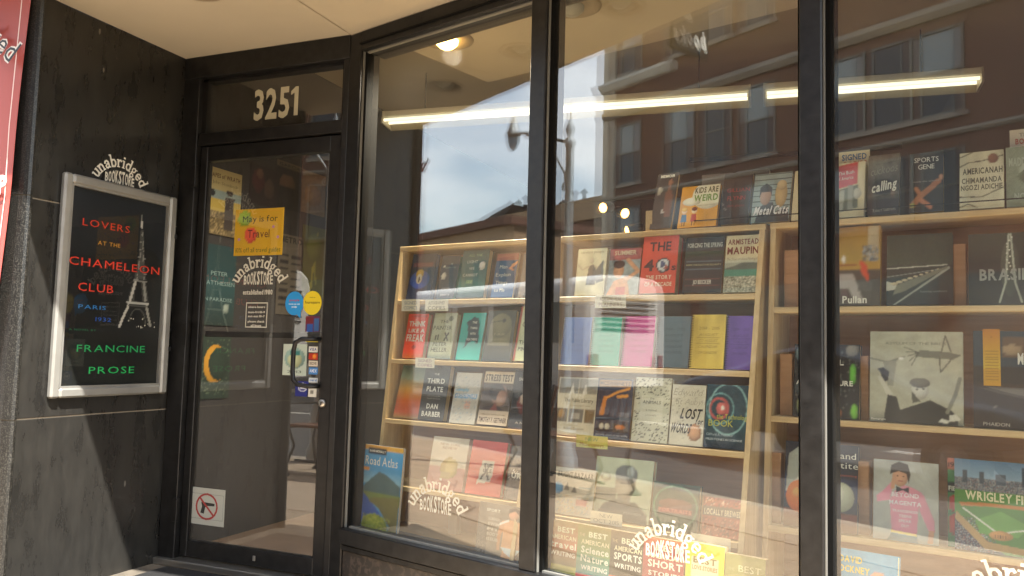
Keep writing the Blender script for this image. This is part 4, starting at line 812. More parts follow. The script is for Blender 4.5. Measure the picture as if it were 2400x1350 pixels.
on_shelf('M', 0, 'book with a bay landscape under brown author capitals', (1694, 687), (1772, 685), (1706, 557), '#bdb593', [('r', 0, 0, 1, .52, '#8a9080'), ('p', [(0, .42), (.3, .46), (.6, .54), (.85, .52), (1, .5), (1, .4), (0, .36)], '#4f5a50'), ('r', 0, .28, 1, .4, '#3f7a66'), ('s', 0, 0, 1, .28, .8, ['#c9c6b0', '#4a4a3c', '#8a8c78', '#6a6a56']), ('g', .52, '#a8ae9c', .62, '#bdb593')], [('ARMISTEAD', .52, .84, .09, '#6a2f24', .92, 'b'), ('MAUPIN', .52, .67, .12, '#6a2f24', .94, 'b'), ('The Days of Anna Madrigal', .5, .56, .045, '#5a4a44', .92, 't', .2)], th=.03, lean=10)
# spiral planners
for c0, bl, br, tl, nm, bands in (('#3f5f9c', (1312, 852), (1377, 855), (1322, 746), 'blue', 0), ('#3aa08c', (1382, 855), (1449, 856), (1396, 746), 'teal', 0), ('#a8327c', (1455, 858), (1527, 859), (1468, 744), 'magenta', 0), ('#52626c', (1533, 859), (1611, 862), (1548, 744), 'slate grey', 0), ('#c2ab4c', (1615, 862), (1695, 866), (1628, 740), 'yellow', 1), ('#5c4690', (1698, 866), (1763, 869), (1710, 743), 'purple', 1)):
    tx = [('2014 - 2015', .52, .72, .055, '#5a4a24' if nm == 'yellow' else '#43336c', .6, 't')]+[(s_, .5, .6-.11*i, .05, '#5a4a24' if nm == 'yellow' else '#43336c', .55, 't', .3) for i, s_ in enumerate(('AUGUST', 'TO AUGUST', 'CALENDAR', 'ORGANIZER'))]
    ops = [('r', .15, .68-.11*i, .85, .685-.11*i, '#8a7838' if nm == 'yellow' else '#4a3a78') for i in range(5)] if bands else [('g', 0, c0, 1, c0)]
    on_shelf('M', 1, nm+' spiral-bound planner in the row of planners', bl, br, tl, c0, ops, tx if bands else [(a_, b_, c_, d_, tuple(.55*q_ for q_ in lin(c0)), *r_) for a_, b_, c_, d_, _, *r_ in tx], th=.02, lean=10, name='spiral_planner', cat='planner', group='spiral planners on the second shelf', coil=True, pages='page_white', hard=False, q=20, m='gloss_print')
# third shelf
on_shelf('M', 2, 'wide book of library photographs with a cream title band', (1296, 1012), (1390, 1018), (1312, 886), '#b9b39c', [('r', .03, .72, .5, .98, '#6a6c64'), ('r', .52, .72, .97, .98, '#7d7c70'), ('p', [(.3, .72), (.36, .9), (.42, .72)], '#c5c2b4'), ('p', [(.62, .72), (.68, .9), (.74, .72)], '#c5c2b4'), ('r', .03, .22, .3, .46, '#4a4630'), ('e', .15, .36, .08, .08, '#8a6a30'), ('r', .33, .22, .7, .46, '#5f6058'), ('r', .4, .28, .62, .38, '#9a988c'), ('r', .73, .22, .97, .46, '#6a5a3c')], [('The Public Library', .55, .57, .065, '#55503f', .72), ('a photographic essay', .6, .5, .03, '#8a8470', .5), ('Robert Dawson', .5, .1, .04, '#77725f', .5)], th=.024, lean=10)
on_shelf('M', 2, 'midnight blue comic book with orange ink splashes and small panels', (1391, 1017), (1475, 1026), (1410, 889), '#242c3c', [('p', [(.1, .38), (.2, .7), (.3, .7), (.24, .38)], '#c07a2c'), ('l', [(.3, .68), (.6, .78), (.9, .84)], '#c98a34', .02), ('l', [(.6, .7), (.85, .72)], '#c98a34', .025), ('r', .05, .12, .45, .26, '#161a22'), ('e', .2, .2, .07, .05, '#b8b4a0'), ('e', .36, .2, .07, .05, '#b8b4a0'), ('r', .5, .12, .95, .26, '#3a3226'), ('e', .72, .2, .14, .04, '#b06a28'), ('r', .68, .3, .95, .44, '#5a5f68'), ('r', .05, .86, .95, .97, '#8a6230')], [('MCSWEENEYS', .5, .89, .06, '#3a2a18', .85, 'b'), ('quarterly concern of new writing', .5, .05, .03, '#aab0b8', .9)], th=.03, lean=10)
on_shelf('M', 2, 'white book covered in small black doodles with a framed title', (1478, 1026), (1562, 1030), (1496, 887), '#b3b39c', [('s', 0, 0, 1, 1, .17, ['#4a4a42', '#77776a', '#2c2c28']), ('r', .2, .3, .8, .72, '#bcbca6')], [('the', .5, .66, .03, '#3a3a34', .12), ('ANIMALS', .5, .59, .05, '#3a3a34', .5), ('a novel', .5, .48, .03, '#77776a', .3), ('stories', .5, .4, .03, '#77776a', .3)], th=.026, lean=10, q=40)
on_shelf('M', 2, 'cream book with rough black brush title and a tan seal', (1567, 1034), (1646, 1043), (1586, 904), '#bdb9a4', [('s', 0, 0, 1, 1, .05, ['#8a877a', '#a09d90']), ('e', .74, .22, .2, .14, '#9a6c44'), ('e', .74, .22, .16, .11, '#b5875c')], [('Edward', .45, .82, .11, '#8f8d80', .85, 't', .3), ('St Aubyn', .55, .67, .1, '#8f8d80', .85, 't', .3), ('LOST', .58, .44, .16, K, .6, 'b', .25), ('for', .85, .36, .09, K, .22, 'b', .25), ('WORDS', .3, .2, .15, K, .6, 'b', .25)], th=.026, lean=10)
on_shelf('M', 2, 'teal technology book with glowing red circuit rings', (1648, 1043), (1754, 1052), (1665, 904), '#1f3a44', [('g', 0, '#1c2a38', .5, '#22484e'), ('o', .32, .62, .3, .24, '#6a9a98', .04), ('o', .5, .62, .42, .4, '#7fa8a4', .03), ('o', .3, .62, .2, .16, '#a8504c', .12), ('e', .36, .62, .12, .1, '#b5605a'), ('e', .38, .63, .04, .04, '#e0d0c0'), ('n', .25)], [('the Technology', .62, .46, .075, '#a8a83c', .72), ('BOOK', .36, .34, .1, '#a8a83c', .55), ('Clifford A. Pickover', .35, .19, .04, '#9fb0b4', .6), ('MILESTONES IN SCIENCE', .45, .12, .032, '#b8c4c4', .8)], th=.03, lean=10)
# bottom shelf
on_shelf('M', 3, 'pale decorating book with lamp silhouettes and a blue round badge', (1290, 1226), (1385, 1238), (1300, 1096), '#b3ad9a', [('e', .1, .55, .15, .13, '#3a86b0'), ('p', [(.26, .52), (.34, .7), (.4, .52)], '#5a5850'), ('p', [(.44, .48), (.52, .62), (.6, .48)], '#5a5850'), ('r', .62, .6, .9, .61, '#5c7a80'), ('s', .1, .05, .95, .4, .35, ['#8a9a94', '#a8877c', '#7a8a94', '#c0a860']), ('r', .6, .22, .85, .34, '#a87468')], [('BRIGHT BAZAAR', .52, .8, .11, '#6a655a', .88, 'b')], th=.028, lean=12)
on_shelf('M', 3, 'pale green photo book of a head wearing a glassy helmet', (1383, 1238), (1519, 1250), (1406, 1073), '#a5ad90', [('r', 0, .3, .4, .5, '#6a6c5c'), ('p', [(.05, .0), (.2, .25), (.42, .34), (.75, .32), (.95, .15), (.98, 0)], '#55584e'), ('r', .42, .28, .66, .5, '#7a786a'), ('e', .55, .6, .18, .24, '#8f8872'), ('e', .55, .74, .2, .16, '#4f5450'), ('e', .62, .78, .07, .1, '#8a9490'), ('e', .2, .68, .09, .07, '#77775c'), ('e', .2, .68, .06, .045, '#a5ad90')], [('HANDS', .72, .12, .04, '#8f9484', .3)], th=.03, lean=12, q=44, back=.02)
on_shelf('M', 3, 'dark green box-framed book with red lettering glow', (1524, 1245), (1634, 1256), (1540, 1132), '#2c4034', [('r', .04, .84, .96, .95, '#1f2c26'), ('r', .04, .05, .96, .3, '#2a4a38'), ('e', .5, .55, .36, .12, '#6a4438'), ('r', .15, .36, .85, .46, '#8a4438'), ('o', .5, .5, .46, .44, '#4a7a5c', .03)], [('PORTRAITS', .5, .38, .07, '#b06a58', .7, 'b')], th=.028, lean=12)
on_shelf('M', 3, 'brick red book about beer labels with cream capitals', (1643, 1256), (1738, 1268), (1660, 1168), '#8f4a3a', [('r', 0, .52, 1, .76, '#4f4338'), ('s', 0, 0, 1, .5, .4, ['#a85c48', '#5c3a30', '#c08870', '#6a4438']), ('s', 0, .78, 1, 1, .4, ['#a85c48', '#c9a890', '#5c3a30'])], [('LOCALLY BREWED', .5, .56, .14, '#c9bfa4', .92, 'b')], th=.026, lean=12, hard=True)
# --- on top of the cases
on_shelf('M', -1, 'dark book with a muscular figure and a pale head strip', (1522, 537), (1571, 534), (1560, 412), '#2f2b2a', [('p', [(.55, .2), (.5, .6), (.65, .8), (.85, .6), (.9, .2)], '#5c3a2c'), ('e', .68, .82, .1, .07, '#7a5440'), ('e', .2, .68, .12, .08, '#8a8578'), ('p', [(.4, .28), (.5, .4), (.55, .28)], '#9a9a98')], [('MEMOIR', .5, .92, .05, W, .7, 'b')], th=.026, lean=20)
def kid(P, w, h):
    for cx, hc, bc in ((.14, '#c9a24a', '#3f6a94'), (.4, '#5c2a20', '#a03c34')):
        P.poly([((cx-.08)*w, .14*h), ((cx+.08)*w, .14*h), ((cx+.06)*w, .32*h), ((cx-.06)*w, .32*h)], bc); P.ell(cx*w, .4*h, .07*w, .075*h, '#d8b998', 14); P.ell(cx*w, .44*h, .075*w, .05*h, hc, 14)
        for dx in (-.03, .03): P.line([((cx+dx)*w, .14*h), ((cx+dx)*w, .05*h)], .003, K)
on_shelf('M', -1, 'mustard childrens book with two cartoon kids and a cream speech cloud', (1587, 533), (1678, 526), (1598, 443), '#c08a24', [('e', .72, .76, .42, .34, '#d2cbb0'), ('r', .45, .55, 1, 1, '#d2cbb0'), ('e', .3, .62, .24, .1, '#c4c1ae')], [('KIDS ARE', .66, .82, .13, '#4a4a2c', .6, 'b'), ('WEIRD', .66, .62, .15, '#6a8a3c', .62, 'b'), ('and other observations', .66, .5, .035, '#8a8470', .5), ('jeffrey brown', .68, .1, .06, '#8a6a2c', .5)], th=.018, lean=18, extra=kid)
on_shelf('M', -1, 'dark brown thriller with deep red author capitals', (1686, 525), (1753, 520), (1696, 413), '#2c2423', [('g', 0, '#1c1c1c', .35, '#2c2423'), ('l', [(.0, .4), (.2, .34), (.1, .3), (.3, .25)], '#7a7672', .005)], [('GILLIAN', .55, .62, .07, '#9c3030', .8), ('FLYNN', .5, .46, .08, '#9c3030', .62), ('dark places', .5, .33, .05, '#7a3030', .6)], th=.03, lean=18)
def mcat(P, w, h):
    for k in range(7): P.line([(0, (.98-.11*k)*h), (w, (.98-.11*k)*h)], .004, '#3f4c4c')
    P.poly([(.1*w, 0), (.2*w, .3*h), (.35*w, .4*h), (.55*w, .4*h), (.62*w, .2*h), (.95*w, .3*h), (w, 0)], '#33383a'); P.ell(.34*w, .52*h, .15*w, .17*h, '#a88872'); P.poly([(.17*w, .5*h), (.18*w, .72*h), (.34*w, .8*h), (.5*w, .7*h), (.5*w, .52*h), (.46*w, .62*h), (.22*w, .62*h)], '#26221f')
    P.ell(.75*w, .55*h, .16*w, .26*h, '#b39c72'); P.ell(.75*w, .74*h, .13*w, .1*h, '#c0ab84'); P.text('Metal Cats', .5*w, .16*h, .16*h, '#dedbd0', width=.9*w, style='b', shear=.2)
on_shelf('M', -1, 'photo book of a man in a beanie holding a fluffy cat', (1759, 517), (1848, 513), (1774, 414), '#8fa09e', [], [], th=.022, lean=16, extra=mcat)
on_shelf('M', -1, 'cream book with a red title square partly behind the second window post', (1854, 516), (1934, 511), (1866, 406), '#c2b894', [('r', .3, .25, .9, .62, '#b04434'), ('o', .5, .76, .2, .12, '#8f866a', .06)], [('WE SHOULD', .6, .52, .05, W, .5), ('ALL BE', .6, .42, .05, W, .4), ('GOOD', .6, .32, .05, W, .4)], th=.024, lean=16, hard=False, pages='page_white')
for i, (bl, br, tl) in enumerate((((1640, 530), (1712, 525), (1655, 412)), ((1722, 523), (1800, 516), (1738, 402)))):
    on_shelf('M', -1, ['grey backed spare book standing behind the mustard one', 'pale backed spare book standing behind the red lettered one'][i], bl, br, tl, ['#6a6660', '#4a4744'][i], [], [], th=.03, lean=4, back=.09, pages='page_white')
def easel(label, F, d, zs, pts, c, th, name='wood_block', cat='block', group='wooden blocks between the tall books', m='brown_board'):
    (xa, _), (xb, _) = on(F, *pts[0], d), on(F, *pts[1], d); zt = on(F, *pts[2], d)[1]
    tag(MB().cbox(xa, xb, d, d+th, zs+.0005, zt, .002).build(name, m, None, F), label, cat, group)
easel('small cream wedge card at the end of the case top', FS, .02, ZTOP, ((1513, 538), (1528, 538), (1520, 494)), '', .002, 'shelf_card', 'card', None, 'page_cream')
on_shelf('R', -1, 'book with a red title block above a photo of two walkers', (1948, 498), (2024, 493), (1956, 388), '#c4bd9c', [('p', [(0, .5), (0, .93), (.78, 1), (.78, .6)], '#ae3434'), ('p', [(0, .08), (0, .48), (.8, .58), (.8, .16)], '#5c5f4c'), ('p', [(.2, .1), (.24, .5), (.38, .5), (.36, .1)], '#9a9c8c'), ('p', [(.5, .14), (.5, .58), (.64, .58), (.66, .14)], '#8a8c7c'), ('e', .1, .28, .12, .1, '#b3b3a4'), ('e', .78, .42, .12, .1, '#a8a89a')], [('The Bush', .42, .78, .06, W, .5, 'r', 0, .1), ('of America', .4, .68, .06, W, .5, 'r', 0, .1)], th=.028, lean=10)
on_shelf('R', -1, 'grey misty book with slanted white script title', (2031, 501), (2106, 492), (2043, 371), '#4c4b42', [('g', .5, '#3a3932', .8, '#77756a'), ('g', .8, '#77756a', 1, '#55544a'), ('e', .5, .45, .4, .14, '#2c2b26'), ('e', .8, .35, .06, .08, '#6a5a4c'), ('g', 0, '#2a221e', .25, '#332c28'), ('n', .3)], [('cuckoos', .5, .68, .13, '#9a988a', .85, 't', .25, .15), ('calling', .52, .4, .15, W, .8, 'b', .25, .2), ('Robert Galbraith', .55, .05, .05, '#a09c8c', .7, 'r', 0, .05)], th=.034, lean=12)
on_shelf('R', -1, 'black sports book with a sprinter and a yellow page edge', (2130, 494), (2211, 489), (2138, 366), '#24251f', [('l', [(.1, .12), (.35, .28), (.55, .36), (.85, .5)], '#a06a44', .045), ('l', [(.35, .28), (.2, .4)], '#a06a44', .03), ('l', [(.35, .2), (.62, .08)], '#b0704a', .035), ('e', .93, .56, .06, .05, '#a87c5c'), ('e', .1, .12, .08, .04, '#8a8a3a')], [('SPORTS', .5, .84, .08, W, .72), ('GENE', .5, .72, .08, W, .48), ('inside the science', .5, .5, .03, '#8f8c80', .75)], th=.04, lean=10, pages='page_yellow')
on_shelf('R', -1, 'white novel with thin black curved lines and a brown bead', (2249, 491), (2354, 481), (2257, 364), '#c6c5a8', [('l', [(0, .75), (.2, .82), (.5, .83), (.98, .9)], K, .008), ('l', [(0, .92), (.3, 1.0)], K, .008), ('l', [(0, .22), (.5, .2), (.98, .34)], K, .008), ('l', [(0, .04), (.2, .09), (.4, .02)], K, .008), ('e', .76, .86, .12, .085, '#7a5038')], [('AMERICANAH', .52, .61, .1, '#3f4438', .9, 'b'), ('CHIMAMANDA', .5, .45, .09, '#55584a', .9, 'b'), ('NGOZI ADICHIE', .5, .33, .085, '#55584a', .94, 'b')], th=.03, lean=10, hard=False, pages='page_white')
on_shelf('R', -1, 'grey green novel with pale capitals beside the white novel', (2359, 482), (2455, 474), (2366, 349), '#7c8a78', [('e', .6, .55, .3, .18, '#98a494'), ('e', .5, .5, .2, .1, '#55614f'), ('n', .2)], [('MADDADDAM', .55, .68, .13, '#a8b4a4', .95, 'b'), ('NOVEL', .5, .12, .1, '#a0ac9c', .6, 'b')], th=.03, lean=10, hard=False)

sheet('shelf_card', 'cream signed copies card standing behind the red walkers book', 'card', FS, ((1966, 358), (2040, 496)), '#c9c3a8', [], [('SIGNED', .5, .86, .09, '#3f6a94', .8, 'b'), ('COPIES', .5, .74, .09, '#b0604a', .8, 'b')], depth=.09, th=.002)
sheet('shelf_card', 'tall white handwritten card on top of the far bookcase', 'card', FS, ((2366, 306), (2460, 470)), '#d0ccbc', [], [('THAT', .5, .9, .05, '#77736a', .5), ('BOOK', .4, .8, .07, '#b05040', .5, 'b'), ('MUST', .4, .68, .07, '#3f6a9c', .6, 'b')], depth=.11, th=.002)
# --- right case: tall art books
on_shelf('R', 0, 'interior design book with a golden lobby and orange panel', (1879, 717), (2062, 716), (1886, 541), '#a8863a', [('g', .55, '#a08a44', 1, '#8f6a28'), ('r', 0, 0, 1, .45, '#4a443c'), ('r', .25, .5, .7, .52, '#7a3a30'), ('p', [(.3, 0), (.34, .4), (.66, .4), (.8, .05), (.7, .05), (.6, .22), (.45, .2), (.42, 0)], '#9a9690'), ('p', [(.74, .58), (.84, .5), (.86, .28), (.76, .42)], '#c24a2c'), ('r', .84, .55, .97, 1, '#a89c80'), ('s', .78, .55, .97, .76, .6, ['#5a6a78', '#8a9aa4', '#3a4248']), ('e', .54, .58, .025, .05, '#d0ccc0'), ('e', .56, .14, .06, .08, '#4f3c38'), ('r', .72, .18, .9, .3, '#55524a')], [('Jaclyn Pullan', .5, .03, .085, W, .68, 'b')], th=.03, lean=6, q=50)
def tabl(P, w, h):
    P.line([(0, .52*h), (.92*w, .55*h)], .004, '#a8ac9c'); P.line([(0, .4*h), (.9*w, .5*h)], .003, '#77807a'); P.poly([(.14*w, 0), (.97*w, .5*h), (.95*w, .53*h), (.1*w, 0)], '#8f9488'); P.poly([(0, .2*h), (0, .34*h), (.16*w, .3*h), (.15*w, .22*h)], '#a5a698')
    for k in range(9):
        t = k/9; P.ell((.12+.75*t)*w, (.3+.22*t)*h, .06*(1-.8*t)*w, .02*(1-.7*t)*h, '#a89f84', 12)
    P.poly([(.1*w, .14*h), (.16*w, .28*h), (.92*w, .53*h), (.92*w, .5*h), (.3*w, .2*h)], '#6a6c5c')
on_shelf('R', 0, 'dark landscape photo book with a long white dining table in perspective', (2077, 717), (2233, 716), (2084, 556), '#2c3430', [('g', 0, '#23282a', .4, '#2c3836'), ('g', .55, '#3a4438', 1, '#2f362c'), ('s', 0, .55, 1, 1, .3, ['#3f4a3a', '#283026'])], [('feasting outdoors', .72, .17, .03, '#77807a', .4)], th=.03, lean=6, extra=tabl, q=34)
def bras(P, w, h):
    for s_ in (-1, 1): P.line([((.62+s_*.015)*w, .98*h), ((.62+s_*.07)*w, .3*h), ((.62+s_*.16)*w, .03*h)], .006, '#9aa090')
    for k in range(14): z = .35+.045*k; P.ell((.62+random.uniform(-.05, .05))*w, z*h, .012*w, .01*h, '#d8d8c4', 8)
on_shelf('R', 0, 'charcoal photo book with a lit lattice tower and grey capitals', (2271, 717), (2432, 717), (2278, 552), '#2b2c29', [('g', .5, '#2b2c29', 1, '#3c3f33'), ('e', .62, .5, .14, .4, '#45483f')], [('BRASILIA', .64, .34, .15, '#8a8c84', .95, 'b')], th=.03, lean=6, extra=bras, q=30)
on_shelf('R', 1, 'black natural history book with shells and green leaves', (1858, 973), (2014, 984), (1871, 809), '#171b1c', [('e', .12, .86, .1, .1, '#5a6a68'), ('e', .32, .9, .06, .08, '#8a8a80'), ('e', .62, .92, .05, .08, '#7c7c74'), ('e', .88, .92, .09, .08, '#77756a'), ('e', .9, .6, .05, .14, '#5aa03a'), ('e', .93, .1, .05, .1, '#6aa83c'), ('e', .15, .4, .12, .1, '#3a4648'), ('e', .15, .15, .1, .12, '#6a7048'), ('e', .62, .38, .12, .06, '#4f5a58'), ('e', .68, .07, .06, .06, '#8a5430'), ('s', 0, 0, 1, 1, .04, ['#5f6a68', '#8a8c80'])], [('ANIMAL', .45, .72, .07, W, .62, 'b'), ('ARCHITECTURE', .47, .44, .065, W, .86, 'b'), ('INGO ARNDT', .52, .2, .04, '#a8a89c', .4)], th=.03, lean=7, q=44)
def birds(P, w, h):
    c = '#55564c'; P.poly([(.5*w, .72*h), (.55*w, .8*h), (.85*w, .78*h), (.99*w, .75*h), (.9*w, .7*h), (.56*w, .72*h)], '#6a6b5e'); P.line([(.78*w, .78*h), (.82*w, .96*h), (.88*w, .78*h)], .004, c); P.line([(.76*w, .71*h), (.77*w, .56*h), (.88*w, .7*h)], .004, c)
    for k in range(5): P.line([(.54*w, .77*h), ((.38+.02*k)*w, (.83-.05*k)*h)], .003, c)
    P.line([(.0, .7*h), (.2*w, .66*h), (.32*w, .7*h), (.38*w, .72*h)], .006, '#77786a'); P.poly([(.15*w, .66*h), (.3*w, .68*h), (.26*w, .4*h), (.2*w, .4*h)], '#8a8b7c'); P.ell(.35*w, .7*h, .03*w, .018*h, '#d0d0c0')
    P.poly([(.08*w, .58*h), (.15*w, .6*h), (.22*w, .55*h), (.2*w, .45*h), (.14*w, .44*h), (.12*w, .54*h)], '#1c1c1a'); P.poly([(.08*w, .5*h), (.13*w, .5*h), (.26*w, .3*h), (.2*w, .28*h)], '#b8b8a8')
    P.poly([(.16*w, .04*h), (.2*w, .3*h), (.3*w, .28*h), (.34*w, .14*h), (.5*w, .2*h), (.66*w, .26*h), (.88*w, .16*h), (.95*w, .08*h), (.95*w, .0*h), (.16*w, 0)], '#33342f'); P.ell(.55*w, .36*h, .09*w, .1*h, '#b3b3a4'); P.ell(.55*w, .44*h, .11*w, .055*h, '#6a6a60'); P.poly([(.46*w, .35*h), (.47*w, .22*h), (.56*w, .24*h)], '#55564c'); P.ell(.52*w, .37*h, .014*w, .008*h, '#26261f'); P.ell(.59*w, .375*h, .014*w, .008*h, '#26261f')
    P.poly([(.86*w, .04*h), (.86*w, .11*h), (.93*w, .12*h), (.98*w, .06*h)], '#c0c0b0'); P.line([(.84*w, .14*h), (.92*w, .32*h), (.97*w, .5*h)], .012, '#77786a'); P.poly([(.74*w, .03*h), (.78*w, .07*h), (.86*w, .05*h), (.84*w, .02*h)], '#c9c9ba')
on_shelf('R', 1, 'large black and white book of a man among flying birds', (2038, 984), (2258, 999), (2051, 779), '#a5a692', [('g', 0, '#6a6b60', .12, '#a0a18e'), ('n', .14)], [('ASYLUM OF THE BIRDS', .5, .855, .028, '#77786a', .66), ('Photographs', .1, .02, .02, '#d0d0c4', .16)], th=.026, lean=7, extra=birds, q=44)
on_shelf('R', 1, 'dark blue grey art book behind the orange bookmark', (2282, 1000), (2440, 1011), (2287, 779), '#38322c', [('r', 0, .62, 1, 1, '#38424a'), ('r', .45, .72, .8, .95, '#6a5440'), ('e', .6, .8, .16, .06, '#a08a6a'), ('l', [(.3, .3), (.36, .14)], '#6a645a', .004)], [('PHAIDON', .35, .02, .035, '#aaa69a', .4), ('MOMA', .88, .66, .11, W, .4, 'b')], th=.03, lean=7)
sheet('bookmark', 'orange and yellow paper bookmark hanging in front of the art book', 'bookmark', FS, ((2303, 771), (2346, 905)), '#d0a030', [('g', .3, '#d8b83a', 1, '#c9842a')]+[('r', .15, .1+.05*k, .85, .115+.05*k, '#a8842c') for k in range(11)], [('o', .5, .84, .05, '#8a5a1c', .12)], depth=front('R', .94)-.004, q=40)
def fruit(P, w, h):
    P.poly([(.02*w, .4*h), (.05*w, .85*h), (.2*w, .95*h), (.3*w, .7*h), (.36*w, .42*h)], '#9aa094'); P.poly([(.02*w, .42*h), (.2*w, .6*h), (.34*w, .44*h), (.2*w, .36*h)], '#c0c0b0'); P.ell(.22*w, .36*h, .19*w, .19*h, '#cf6a1c'); P.ell(.18*w, .4*h, .06*w, .06*h, '#e08a34', 12)
    P.ell(.76*w, .4*h, .2*w, .17*h, '#a8ac90'); P.ell(.72*w, .42*h, .11*w, .12*h, '#c9caae', 14); P.ell(.52*w, .42*h, .07*w, .12*h, '#b39c80', 12)
on_shelf('R', 2, 'navy art book with a painted orange and white vegetables', (1835, 1228), (2008, 1248), (1852, 1036), '#232834', [('r', 0, 0, 1, .22, '#6a3a24'), ('g', .0, '#5c4028', .2, '#7a3c24'), ('g', .35, '#1f2c4c', .6, '#1f2a44')], [('Art and', .72, .84, .07, W, .5), ('Appetite', .7, .73, .07, W, .6), ('american painting', .74, .64, .025, '#a04a3c', .5)], th=.026, lean=7, extra=fruit, q=34)
def boy(P, w, h):
    P.poly([(.22*w, 0), (.3*w, .12*h), (.68*w, .1*h), (.7*w, 0)], '#5f7a80'); P.poly([(.28*w, .1*h), (.68*w, .08*h), (.68*w, .12*h), (.28*w, .14*h)], '#c9b04a')
    P.poly([(.29*w, .13*h), (.68*w, .11*h), (.7*w, .4*h), (.76*w, .62*h), (.6*w, .68*h), (.48*w, .7*h), (.34*w, .62*h), (.26*w, .5*h), (.06*w, .46*h), (.05*w, .54*h), (.18*w, .62*h), (.3*w, .64*h), (.26*w, .5*h)], '#c48492'); P.poly([(.7*w, .62*h), (.78*w, .6*h), (.94*w, .3*h), (.95*w, .16*h), (.86*w, .16*h), (.72*w, .4*h)], '#c48492'); P.poly([(.86*w, .17*h), (.94*w, .17*h), (.92*w, .02*h), (.84*w, .02*h)], '#b58a6c')
    P.poly([(.05*w, .48*h), (.1*w, .56*h), (.3*w, .74*h), (.36*w, .76*h), (.3*w, .64*h)], '#c48492'); P.ell(.42*w, .8*h, .12*w, .12*h, '#b58a6c'); P.poly([(.26*w, .82*h), (.28*w, .94*h), (.4*w, .99*h), (.54*w, .96*h), (.58*w, .84*h), (.55*w, .72*h), (.52*w, .84*h), (.4*w, .87*h), (.3*w, .84*h)], '#2a201c'); P.line([(.3*w, .66*h), (.33*w, .8*h)], .012, '#b58a6c')
    P.ell(.38*w, .81*h, .014*w, .008*h, '#33261f', 8); P.ell(.47*w, .805*h, .014*w, .008*h, '#33261f', 8); P.line([(.39*w, .745*h), (.46*w, .745*h)], .003, '#8a4a40')
    P.poly([(.36*w, .68*h), (.46*w, .65*h), (.56*w, .68*h), (.56*w, .6*h), (.46*w, .635*h), (.36*w, .6*h)], '#23252c')
    for t, z, ww in (('BEYOND', .55, .42), ('MAGENTA', .45, .5), ('TRANSGENDER', .36, .4), ('TEENS', .3, .2), ('SPEAK', .24, .2), ('OUT', .18, .12)): P.text(t, .5*w, z*h, (.05 if ww > .41 else .03)*h, '#dccccc', width=ww*w, style='b')
on_shelf('R', 2, 'grey book of a smiling youth in a pink shirt and bow tie', (2046, 1258), (2199, 1272), (2061, 1078), '#9fa298', [('n', .08)], [], th=.022, lean=7, extra=boy, q=20, hard=True, pages='page_white')
on_shelf('R', 2, 'narrow green and red baseball book behind the stadium one', (2222, 1278), (2262, 1282), (2228, 1075), '#3a7a4a', [('r', 0, .88, 1, 1, '#b06a58'), ('r', 0, .6, 1, .72, '#1f2a26'), ('e', .5, .48, .5, .1, '#b03a30'), ('e', .5, .25, .5, .12, '#b03a30')], [('1925', .5, .9, .05, K, .9), ('FIELD', .5, .63, .05, W, .9, 'b')], th=.02, lean=5, back=.03)
def field(P, w, h):
    P.poly([(.1*w, .55*h), (1*w, .58*h), (1*w, .5*h), (.8*w, .1*h), (.5*w, .12*h), (.1*w, .5*h)], '#4a7a34'); P.poly([(.05*w, .52*h), (.4*w, .54*h), (1*w, .54*h), (1*w, .5*h), (.4*w, .5*h), (.08*w, .48*h)], '#b0743c'); P.poly([(.3*w, .2*h), (.75*w, .2*h), (.9*w, .33*h), (.55*w, .46*h), (.25*w, .34*h)], '#5f9440'); P.poly([(.02*w, .42*h), (.4*w, .12*h), (.95*w, .08*h), (.95*w, .02*h), (.36*w, .04*h), (0, .34*h)], '#a88c5c')
    P.line([(.1*w, .46*h), (.52*w, .22*h)], .004, '#d8d8cc'); P.line([(.52*w, .22*h), (.98*w, .32*h)], .004, '#d8d8cc'); P.ell(.55*w, .2*h, .14*w, .05*h, '#b0844c'); P.text('WRIGLEY FIELD', .58*w, .56*h, .09*h, '#d0cca8', width=.9*w, style='b')
    for k in range(5): P.rect((.48+.03*k)*w, .17*h, (.49+.03*k)*w, .21*h, '#26261f')
on_shelf('R', 2, 'stadium book with a green ball field and city skyline', (2238, 1277), (2440, 1296), (2251, 1077), '#4a7a34', [('g', .8, '#7a94a4', 1, '#4a6a84'), ('r', 0, .66, 1, .8, '#4f5a60'), ('s', 0, .66, 1, .8, .6, ['#77808a', '#394048', '#9a9a94', '#6a4a44']), ('r', .1, .74, .16, .88, '#3a444c'), ('r', .3, .74, .36, .87, '#3a444c'), ('r', .5, .74, .62, .86, '#44505a'), ('r', .8, .74, .95, .95, '#34404a'), ('p', [(0, .4), (0, 0), (.6, 0)], '#3c4450'), ('s', 0, 0, .5, .36, .4, ['#c9c9c4', '#23262c', '#5a6a84', '#8a4438'])], [], th=.026, lean=7, extra=field, q=60)
for k, (bl, br, tl, zi) in enumerate((((1838, 717), (1876, 717), (1855, 586), 0), ((2236, 717), (2266, 717), (2255, 571), 0), ((1828, 971), (1857, 973), (1848, 829), 1), ((2018, 985), (2036, 986), (2030, 834), 1), ((1806, 1224), (1830, 1226), (1830, 1062), 2), ((2011, 1248), (2038, 1252), (2034, 1083), 2))):
    zs = SH['R'][zi]
    easel(['brown wooden block left of the golden lobby book', 'brown wooden block between the dining table and tower books', 'brown wooden block beside the natural history book', 'thin brown wooden block beside the large birds book', 'brown wooden block beside the painted fruit book', 'brown wooden block between the fruit book and the pink shirt book'][k], FS, front('R', zs)+.05, zs, (bl, br, tl), '', .05)

